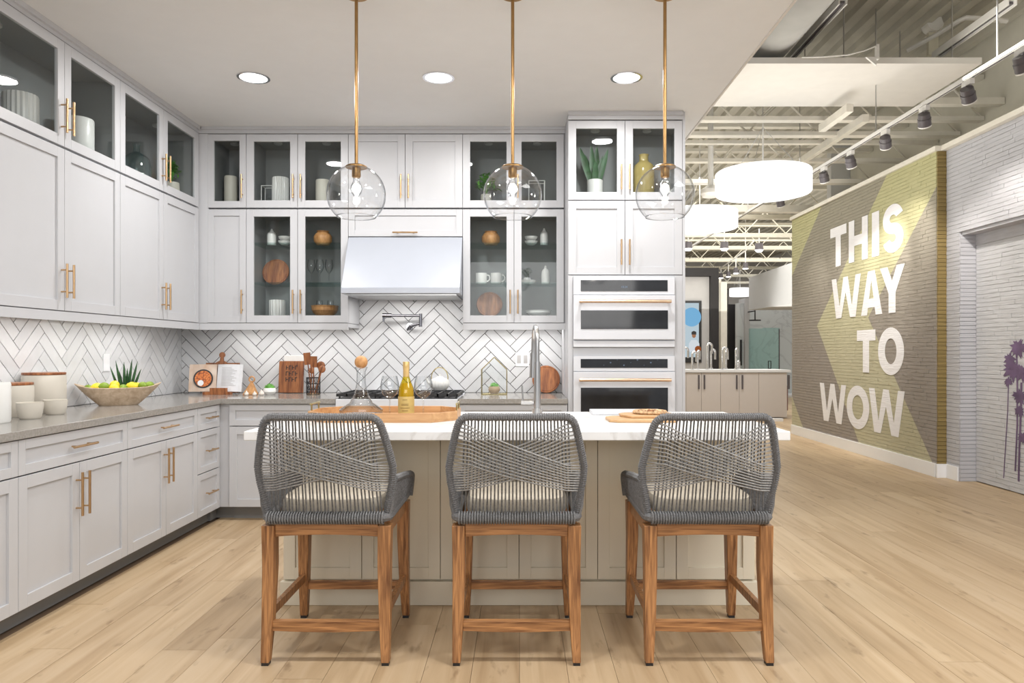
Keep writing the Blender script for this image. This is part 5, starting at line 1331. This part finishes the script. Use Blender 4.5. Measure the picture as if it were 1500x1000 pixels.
# joists: two chords and a zigzag rod
def joist(y, zb, lab, x0=XE+0.03, x1=5.09, dep=0.42, cw=0.05, ch=0.045, mat=STRUCT2):
    t = thing('roof_joist', (0, y, zb), lab, 'roof joist', 'open-web roof joists')
    MB().box(x0, x1, -cw, cw, 0, ch).build('bottom_chord', mat, t)
    MB().box(x0, x1, -cw, cw, dep-ch, dep).build('top_chord', mat, t)
    pts = []; n_ = max(4, int((x1-x0)/0.38)); 
    for i in range(n_+1): pts.append((x0+(x1-x0)*i/n_, 0, ch if i % 2 else dep-ch))
    MB().ring_tube(pts, 0.014, 6).build('web', mat, t)
jy = [(Z, y) for Z, y in ()]
nm = ['nearest the white ceiling panel', 'second beyond the white ceiling panel', 'just before the big drum lamp', 'above the big drum lamp', 'beyond the big drum lamp', 'over the far end of the mural wall']
for k, (y, zb) in enumerate(((6.62, Z_at(178, 6.62)), (6.98, Z_at(200, 6.98)), (7.9, Z_at(238, 7.9)), (8.7, Z_at(269, 8.7)))):
    joist(y, zb, 'open-web roof joist ' + nm[k], dep=0.5, cw=0.06 if k % 2 else 0.05)
tag(MB().box(XE+0.03, 5.09, 7.3, 7.36, Z_at(210, 7.3), Z_at(210, 7.3)+0.04).build('conduit_bar', STRUCT2), 'thin straight steel bar under the joists before the drum lamp', 'roof bar')
tag(MB().box(XE+0.03, 5.09, 8.0, 8.1, Z_at(268, 8.0), Z_at(262, 8.0)).build('roof_beam', STRUCT2), 'thin pale roof beam ending behind the big drum lamp', 'roof beam')
tag(MB().box(4.26, 5.09, 6.30, 6.38, 3.86, 3.93).build('roof_beam', STRUCT2), 'short pale beam ending at the upper wall beside the panel', 'roof beam')
far = [(9.8, 9.0, 3.42), (11.4, 9.0, 3.43), (12.6, 9.0, 3.40), (14.2, 9.0, 3.38), (15.8, 9.0, 3.42), (17.4, 9.0, 3.42), (19.2, 9.0, 3.42)]
nm = ['first past the end of the mural wall', 'second past the end of the mural wall', 'third past the end of the mural wall', 'just before the dark portal', 'above the dark portal', 'beyond the dark portal', 'farthest back in the showroom']
for (y, x1, zb), n_ in zip(far, nm): joist(y, zb, 'far open-web roof joist ' + n_, x0=1.5, x1=x1, dep=0.55, cw=0.05, ch=0.07, mat=STRUCT)
tag(MB().box(1.5, 5.02, 9.28, 9.40, Z_at(310, 9.28), Z_at(300, 9.28)).build('roof_beam', STRUCT2), 'pale beam whose end shows above the far corner of the mural', 'roof beam')
# long girder pieces running away from the viewer
for x, zb, y0, y1, l in ((3.3, 3.66, 6.0, 6.56, 'pale channel beam running into depth above the drum lamp'), (3.7, 3.72, 6.42, 8.6, 'pale channel beam running into depth beside the light track')):
    tag(MB().box(x-0.035, x+0.035, y0, y1, zb, zb+0.08).build('channel_beam', STRUCT2), l, 'roof beam', 'channel beams under the deck')
def strip_light(x, z, y0, y1, lab):
    t = thing('strip_fixture', (x, y0, z), lab, 'strip fixture', 'strip fixtures above the ceiling panel')
    L = y1-y0
    MB().prism([(-0.04, 0.06), (-0.04, 0.0), (-0.026, 0.0), (-0.026, 0.045), (0.026, 0.045), (0.026, 0.0), (0.04, 0.0), (0.04, 0.06)], 'y', 0, L).build('channel', TRACKM, t)
    MB().box(-0.025, 0.025, 0.02, L-0.02, 0.02, 0.04).build('inner_channel', HEADM, t)
strip_light(2.80, 4.27, 5.2, 6.4, 'open white channel fixture above the ceiling panel, beside the kitchen ceiling edge')
strip_light(4.02, 4.09, 4.9, 5.8, 'open white channel fixture high above the grey brick wall')
t = thing('sprinkler_pipe', (0, 0, 0), 'bent white pipe high above the grey brick wall', 'pipe')
def P3(px, py, y): return (X_at(px, y), y, Z_at(py, y))
MB().ring_tube([P3(1329, 74, 6.1), P3(1370, 52, 5.9), P3(1405, 30, 5.7), P3(1415, 26, 5.65), P3(1440, 27, 5.6), P3(1475, 31, 5.6)], 0.022, 8).build('pipe', TRACKM, t)
t = thing('junction_box', P3(1366, 36, 6.2), 'round white junction box behind the bent pipe', 'junction box')
MB().cyl((0, -0.06, 0), (0, 0.06, 0), 0.085, n=20).build('can', TRACKM, t)
MB().ring_tube([(0.05, 0, 0.05), (0.14, 0, 0.12), (0.22, 0.0, 0.25), (0.34, 0, 0.33)], 0.009, 6).build('cable', TRACKM, t)
MB().box(-0.05, 0.05, -0.02, 0.02, -0.32, -0.085).build('bracket', STRUCT, t)
t = thing('exit_bracket', P3(1283, 84, 5.35), 'small folded white bracket hanging at the edge of the ceiling panel', 'bracket')
MB().box(0.0, 0.022, -0.02, 0.02, -0.02, 0.11).build('plate', TRACKM, t); MB().prism([(-0.09, 0.0), (0.0, -0.075), (0.0, 0.0)], 'y', -0.01, 0.01).build('gusset', TRACKM, t)
MB().ring_tube([(0.0, 0, 0.10), (-0.10, 0, 0.06), (-0.24, 0.02, 0.03), (-0.45, 0.05, 0.025), (-0.62, 0.1, 0.04)], 0.006, 5).build('cable', TRACKM, t)
# big round duct under the deck
tag(MB().cyl((2.32, 2.6, 4.30), (2.32, 6.4, 4.30), 0.30, n=28).build('round_duct', DUCTM), 'large round grey duct under the deck above the ceiling panel', 'duct')

# track and its spotlights
XT, ZTk = 3.5, EYE+3.5*0.605
tr = thing('light_track', (XT, 0, ZTk), 'long white track running above the mural wall', 'light track')
MB().box(-0.018, 0.018, 3.9, 15.2, 0, 0.03).build('rail', TRACKM, tr)
MB().box(-0.006, 0.006, 3.9, 15.2, -0.004, -0.0002).build('slot', HEADM, tr)
for yy in (4.4, 5.9, 7.5, 9.2, 11.0, 13.0): MB().cyl((0, yy, 0.03), (0, yy, ZD-ZTk), 0.006, n=6).build('hanger', STEEL, tr)
def spotlight(x, y, z, aim, lab, grp='spotlights on the long track'):
    t = thing('track_spotlight', (x, y, z-0.004), lab, 'spotlight', grp)
    MB().box(-0.018, 0.018, -0.055, 0.055, -0.045, -0.001).build('adapter', TRACKM, t)
    MB().cyl((0, 0, -0.045), (0, 0, -0.085), 0.008, n=8).build('stem', TRACKM, t)
    d = (Vector(aim)-Vector((x, y, z-0.11))).normalized(); c = Vector((0, 0, -0.115))
    MB().cyl(c-d*0.055, c+d*0.05, 0.046, 0.054, n=20).build('head', HEADM, t)
    MB().ring_tube([c-d*0.012, c+d*0.012], 0.054, 16).build('cooling_ring', HEADM, t)
    MB().cyl(c+d*0.051, c+d*0.062, 0.054, 0.052, n=20).build('bezel', TRACKM, t)
    MB().cyl(c+d*0.0622, c+d*0.0635, 0.034, n=16).build('lens', SPOTG, t)
    return Vector((x, y, z-0.119))+d*0.08
pos = [(1497, 'nearest spotlight on the long track, at the right border of the picture'), (1418, 'second spotlight on the long track, above the grey brick wall'), (1354, 'third spotlight on the long track, before the mural corner'),
       (1297, 'fourth spotlight on the long track, above the word THIS'), (1246, 'fifth spotlight on the long track'), (1207, 'sixth spotlight on the long track, right of the big drum lamp'), (1173, 'seventh spotlight, partly behind the big drum lamp'),
       (1143, 'eighth spotlight, just under the big drum lamp')]
aims = [(4.3, 4.7, 1.9), (4.29, 5.5, 2.2), (4.2, 6.2, 1.7), (4.2, 6.9, 2.05), (4.2, 7.1, 1.95), (4.2, 7.7, 1.6), (4.2, 8.3, 1.6), (4.2, 8.9, 1.5)]
pw_ = [60, 95, 70, 115, 125, 80, 60, 50]
for (px, l), aim, e in zip(pos, aims, pw_):
    y = F*XT/(px-CX); p = spotlight(XT, y, ZTk, aim, l)
    spot('track_lamp', p, aim, e, math.radians(58), blend=0.8)
# far tracks
t2 = thing('light_track', (0, 0, 3.36), 'short far light track beyond the mural wall with four lit heads', 'light track')
MB().ring_tube([P3(1104, 0, 11.5)[:2]+(0.015,), P3(1092, 0, 12.6)[:2]+(0.015,), P3(1056, 0, 15.2)[:2]+(0.015,)], 0.016, 6).build('rail', TRACKM, t2)
MB().cyl(P3(1092, 0, 12.6)[:2]+(0.03,), P3(1092, 0, 12.6)[:2]+(ZD-3.36,), 0.008, n=6).build('hanger', TRACKM, t2)
for k, (px, py, y) in enumerate(((1092, 393, 12.6), (1078, 400, 13.4), (1067, 405, 14.4), (1056, 407, 15.2))):
    t = thing('track_spotlight', P3(px, py, y), ['far lit spotlight, highest in the row of four', 'far lit spotlight, second in the row of four', 'far lit spotlight, third in the row of four', 'far lit spotlight, lowest in the row of four'][k], 'spotlight', 'far spotlights in a row')
    MB().cyl((0, 0, 0), (0, 0, 0.12), 0.055, 0.045, n=16).build('head', HEADM, t); MB().cyl((0, 0, -0.012), (0, 0, -0.001), 0.056, n=16).build('lens', SPOTG, t); MB().cyl((0, 0, 0.12), (0, 0, 3.359-P3(px, py, y)[2]), 0.012, n=6).build('stem', TRACKM, t)
for k, (px, py, y) in enumerate(((1008, 364, 11.9), (1061, 364, 11.9), (1112, 366, 11.9))):
    t = thing('ceiling_spotlight', P3(px, py, y), ['far downlight beside the kitchen tower', 'far downlight in the middle of the joists', 'far downlight nearest the mural wall'][k], 'spotlight', 'far downlights under the joists')
    MB().cyl((0, 0, 0.0), (0, 0, 0.13), 0.085, 0.075, n=20).build('head', HEADM, t); MB().lathe([(0.001, -0.05), (0.05, -0.04), (0.082, -0.0)], n=20).build('lens', SPOTG, t); MB().cyl((0, 0, 0.13), (0, 0, 0.42), 0.012, n=6).build('stem', TRACKM, t)

# drum lamps
def drum(px, y, zlo, zhi, rad, lab):
    t = thing('drum_pendant', (X_at(px, y), y, zlo), lab, 'pendant light', 'white drum pendants in the showroom')
    h = zhi-zlo; MB().lathe([(0.001, -0.0), (rad*0.98, 0), (rad, 0.012), (rad, h-0.01), (rad*0.98, h), (0.001, h)], n=56).build('drum_shade', DRUM, t)
    MB().cyl((0, 0, h), (0, 0, 4.62-zlo), 0.008, n=6).build('cable', TRACKM, t)
    for a in (0, 2.1, 4.2): MB().cyl((rad*0.9*math.cos(a), rad*0.9*math.sin(a), h), (0, 0, h+0.5), 0.003, n=4).build('wire', STEEL, t)
drum(1117.5, 6.7, 3.02, 3.265, 0.515, 'big glowing white drum pendant beside the kitchen ceiling')
drum(1025, 8.4, 2.98, 3.22, 0.515, 'second glowing drum pendant half behind the oven tower')
drum(1084, 17.5, 2.86, 3.10, 0.30, 'small far drum pendant above the dark panels')
t = thing('dish_fixture', P3(1041, 284, 7.4), 'small white bell-shaped fixture between the two drum pendants', 'ceiling fixture')
MB().lathe([(0.001, -0.04), (0.10, -0.035), (0.125, 0.0), (0.12, 0.05), (0.05, 0.10), (0.001, 0.11)], n=24).build('bell', TRACKM, t); MB().cyl((0, 0, 0.1), (0, 0, ZD-P3(1041, 284, 7.4)[2]), 0.035, n=10).build('stem', TRACKM, t)

# ---------------------------------------------------------------- far end of the showroom
struct(MB().box(-3.05, 16, 22.0, 22.2, 0, 5).build('wall_far', FARWHITE))
struct(MB().box(9.0, 9.15, 9.3, 22, 0, 5).build('wall_far_right', FARWHITE))
struct(MB().box(4.81, 9.0, 9.275, 9.4, 0, 5).build('wall_behind_mural', FARWHITE))
struct(MB().box(1.22, 1.37, 5.31, 22, 0, 4.6).build('wall_behind_kitchen', UPWALL))
# counter with taupe doors
yc = 11.3
ctr = thing('display_counter', (X_at(1005, yc)-0.7, yc, 0), 'taupe counter with flat doors and dark bar pulls beyond the kitchen', 'counter')
xc0 = X_at(1005, yc)-0.7
edges = [X_at(p, yc)-xc0 for p in (949, 977, 1005, 1027.5, 1055.5, 1083, 1111.5, 1153)]
MB().box(0, edges[-1], 0.02, 0.75, 0.02, 0.868).build('body', TAUPE, ctr)
MB().box(-0.02, edges[-1]+0.06, -0.03, 0.80, 0.870, 0.915).build('top', FARWHITE, ctr)
hs = ['r', 'l', 'r', 'l', 'r', 'l', 'r']
for i in range(7):
    a, c = edges[i]+0.003, edges[i+1]-0.003
    d = MB().box(a, c, 0, 0.0195, 0.03, 0.862).build('door', TAUPE, ctr)
    if i in (2, 3, 4, 5): 
        x = (c-0.05) if i in (2, 4) else (a+0.05)
        MB().box(x-0.012, x+0.012, -0.03, -0.001, 0.555, 0.82).build('handle', HEADM, d)
    if i == 6: MB().box(c+0.005, c+0.05, -0.012, -0.001, 0.555, 0.82).build('handle', HEADM, d)
tag(MB().box(0, 0.10, 0, 0.5, 0.13, 0.60).build('side_panel', flat('mauve_panel', (0.33, 0.20, 0.19), 0.5), loc=(X_at(1154.5, yc)+0.01, yc+0.25, 0)), 'small mauve panel at the end of the taupe counter', 'panel')
tag(MB().box(0, 0.22, 0, 0.1, 0, 0.05).build('floor_box', WHITE_TRIM, loc=(X_at(1128, 10.9), 10.85, 0.0)), 'small white strip on the floor before the taupe counter', 'box')
# display taps
def display_tap(px, h, w_, k, lab, mat=CHROME):
    t = thing('display_tap', (X_at(px, 11.45), 11.45+(0.22 if int(px) % 2 else 0.0), 0.9155), lab, 'faucet', 'taps on display along the counter')
    MB().cyl((0, 0, 0), (0, 0, 0.03), 0.035, n=14).build('base', mat, t)
    r_ = w_/2; pts = [(0, 0, 0.02), (0, 0, h-r_)]+[(k*r_*(1-math.cos(a)), 0.04*(1-math.cos(a)), h-r_+r_*math.sin(a)) for a in [PI*i/10 for i in range(1, 11)]]+[(k*w_, 0.08, h-r_-0.14)]
    MB().ring_tube(pts, 0.022, 10).build('spout', mat, t)
for px, h, w_, k, l in ((1005, 0.42, 0.12, 1, 'display tap nearest the oven tower'), (1014, 0.34, 0.10, 1, 'second display tap from the oven tower'), (1027, 0.36, 0.06, 1, 'slim display tap before the wall screen'),
                        (1036, 0.50, 0.11, 1, 'tallest display tap, before the dark portal edge'), (1047, 0.38, 0.10, 1, 'display tap right of the tallest one'), (1058, 0.42, 0.12, 1, 'display tap before the pale column'),
                        (1069, 0.36, 0.06, 1, 'display tap before the dark panel, nearer the column'), (1078, 0.40, 0.05, 1, 'last tall display tap before the dark panel'), (1087, 0.16, 0.05, 1, 'lowest tap at the end of the display row')):
    display_tap(px, h, w_, k, l)
# portal, screen, columns
yp_ = 13.2
struct(MB().box(1.4, X_at(1053, yp_), yp_, yp_+0.35, Z_at(404, yp_), Z_at(392, yp_)).box(X_at(1041.5, yp_), X_at(1053, yp_), yp_, yp_+0.35, 0, Z_at(404, yp_)).build('trim_14', DARKPANEL))
struct(MB().box(1.4, X_at(1041, yp_), yp_+0.1, yp_+0.3, 0, Z_at(404.5, yp_)).build('wall_portal', FARGREY))
t = thing('wall_screen', (X_at(1003, yp_), yp_+0.098, Z_at(531, yp_)), 'wall screen showing a man in a white shirt under a blue circle', 'screen')
sw, sh = X_at(1029, yp_)-X_at(1003, yp_), Z_at(440, yp_)-Z_at(531, yp_)
MB().box(-0.3, sw, -0.04, -0.001, 0, sh).build('screen_case', BLACK, t)
MB().box(-0.3, sw-0.06, -0.043, -0.0405, 0.12, sh-0.05).build('picture', glow('screen_pale', (0.62, 0.75, 0.82), 0.9), t)
pc = t.children[-1]
for c in t.children:
    if c.name.startswith('picture'): pc = c
def disc(b, x, z, r_, y=-0.0445, sx=1): b.prism([(x+r_*sx*math.cos(2*PI*i/28), z+r_*math.sin(2*PI*i/28)) for i in range(28)], 'y', y, y+0.001)
b = MB(); disc(b, 0.17, sh-0.36, 0.21); b.build('blue_circle', glow('screen_circle', (0.22, 0.50, 0.78), 1), pc)
b = MB(); b.prism([(0.10, 0.24), (0.34, 0.24), (0.34, 0.42), (0.28, 0.50), (0.16, 0.50), (0.11, 0.42)], 'y', -0.0445, -0.0435); b.build('shirt', glow('screen_shirt', (0.75, 0.80, 0.85), 1), pc)
b = MB(); disc(b, 0.22, 0.60, 0.055, sx=0.8); b.build('face', glow('screen_skin', (0.45, 0.22, 0.12), 0.9), pc)
b = MB(); b.prism([(0.165, 0.62), (0.275, 0.62), (0.27, 0.68), (0.22, 0.70), (0.17, 0.68)], 'y', -0.0455, -0.0446); b.build('hair', BLACK, pc)
b = MB(); disc(b, 0.31, 0.30, 0.07, y=-0.0457); b.build('food', glow('screen_food', (0.35, 0.10, 0.03), 0.9), pc)
struct(MB().box(X_at(1056, 14), X_at(1065, 14), 14, 14.4, 0, Z_at(413, 14)).build('column_pale', STRUCT2))
struct(MB().box(1.4, X_at(1065, 14), 14.401, 14.6, Z_at(418, 14), Z_at(405, 14)).build('trim_15', STRUCT2))
struct(MB().box(X_at(1065, 14.2), X_at(1071.5, 14.2), 14.41, 14.8, 0, Z_at(421, 14.2)).box(X_at(1052, 14.2), X_at(1056.5, 14.2), 14.41, 14.8, 0, Z_at(419, 14.2)).build('trim_16', DARKPANEL))
struct(MB().box(X_at(1066, 18), X_at(1089.5, 18), 18, 18.4, 0, Z_at(445.5, 18)).build('wall_dark', DARKPANEL))
struct(MB().box(X_at(1089.6, 17.5), X_at(1096.5, 17.5), 17.4, 17.9, 0, Z_at(437, 17.5)).build('column_grey', FARGREY))
# white bulkhead over the shower display
ybk = 12.6
b = MB(); xa, xb = X_at(1096, ybk+3.5), X_at(1178, ybk)
b.add([(X_at(1097, 16.2), 16.2, Z_at(454, 16.2)), (X_at(1185, 12.6), 12.6, Z_at(441, 12.6)), (X_at(1185, 12.6)+1.5, 16.2, Z_at(454, 16.2)), (X_at(1097, 16.2), 16.2, 3.25), (X_at(1185, 12.6), 12.6, 3.25), (X_at(1185, 12.6)+1.5, 16.2, 3.25)],
      [(0, 2, 1), (3, 4, 5), (0, 1, 4, 3), (1, 2, 5, 4), (2, 0, 3, 5)])
struct(b.build('wall_bulkhead', FARWHITE))
# shower display
ysw = 16.6
struct(MB().box(X_at(1097, ysw), X_at(1200, ysw), ysw+0.9, ysw+1.05, 0, Z_at(440, ysw)).build('wall_shower', MARBLEG))
def pan(name, px0, px1, py0, y, lab, cat, mat):
    t = thing(name, (X_at(px0, y), y, 0.06), lab, cat, 'glass panels of the shower display'); w_ = X_at(px1, y)-X_at(px0, y)
    MB().box(0, w_, 0, 0.012, 0, Z_at(py0, y)-0.06).build('glass', mat, t); return t, w_
t, w_ = pan('shower_screen', 1097, 1117, 481, ysw, 'fixed greenish glass panel of the far shower display', 'shower screen', SHOWERGLASS)
t, w_ = pan('shower_door', 1117.3, 1142, 480, ysw, 'greenish glass shower door with a square black pull', 'shower screen', SHOWERGLASS)
MB().box(0.14, 0.23, -0.02, -0.008, 0.72, 0.74).box(0.14, 0.23, -0.02, -0.008, 0.92, 0.94).box(0.14, 0.16, -0.02, -0.008, 0.72, 0.94).box(0.21, 0.23, -0.02, -0.008, 0.72, 0.94).build('pull', BLACK, t)
MB().box(w_-0.02, w_, -0.01, 0.02, 0, 1.82).build('edge_strip', HEADM, t)
t = thing('rain_shower', (X_at(1106, ysw+0.3), ysw+0.3, Z_at(469, ysw)), 'black rain shower head on a drop arm', 'shower head')
MB().cyl((0, 0, 0), (0, 0, 0.03), 0.16, n=24).build('head', BLACK, t); MB().cyl((0, 0, 0.03), (0, 0, 0.3), 0.018, n=8).build('arm', BLACK, t); MB().cyl((0, 0, 0.28), (0, 0.6, 0.28), 0.018, n=8).build('wall_arm', BLACK, t)
t = thing('shower_valve', (X_at(1098.5, ysw+0.2), ysw+0.88, 1.05), 'black slide bar and valve on the shower wall', 'shower fitting')
MB().cyl((0, 0, -0.2), (0, 0, 0.55), 0.03, n=10).build('bar', BLACK, t)
struct(MB().box(X_at(1097, ysw)-0.1, X_at(1200, ysw), ysw-0.1, ysw+0.9, 0, 0.055).build('trim_17', FARWHITE))

# ---------------------------------------------------------------- nominal depths to metres
def stretch_depth():
    done = set()
    def verts(o):
        if o.type == 'MESH' and o.data.name not in done:
            done.add(o.data.name)
            n_ = len(o.data.vertices); co = [0.0]*(3*n_); o.data.vertices.foreach_get('co', co)
            co[1::3] = [c*K for c in co[1::3]]; o.data.vertices.foreach_set('co', co); o.data.update()
    def tree(o, f):
        for c in o.children: f(c); tree(c, f)
    whole = ('bar_stool', 'serving_tray', 'bread_board', 'marble_board', 'mural_word', 'palm_print', 'strip_fixture', 'island_countertop')
    for o in list(bpy.data.objects):
        if o.parent or o.type == 'CAMERA': continue
        base_ = o.name.split('.')[0]
        if o.type == 'LIGHT':
            o.location.y *= K
            continue
        if o.get('kind') == 'structure':
            verts(o)
            for c in o.children:
                if o.name == 'wall_left' and c.name.startswith('tile'): continue
                verts(c); c.location.y *= K
            continue
        if o.location.y == 0 or base_ in whole:
            verts(o); tree(o, verts)
            if base_ == 'bar_stool':
                tree(o, lambda c: None)
        o.location.y *= K
stretch_depth()
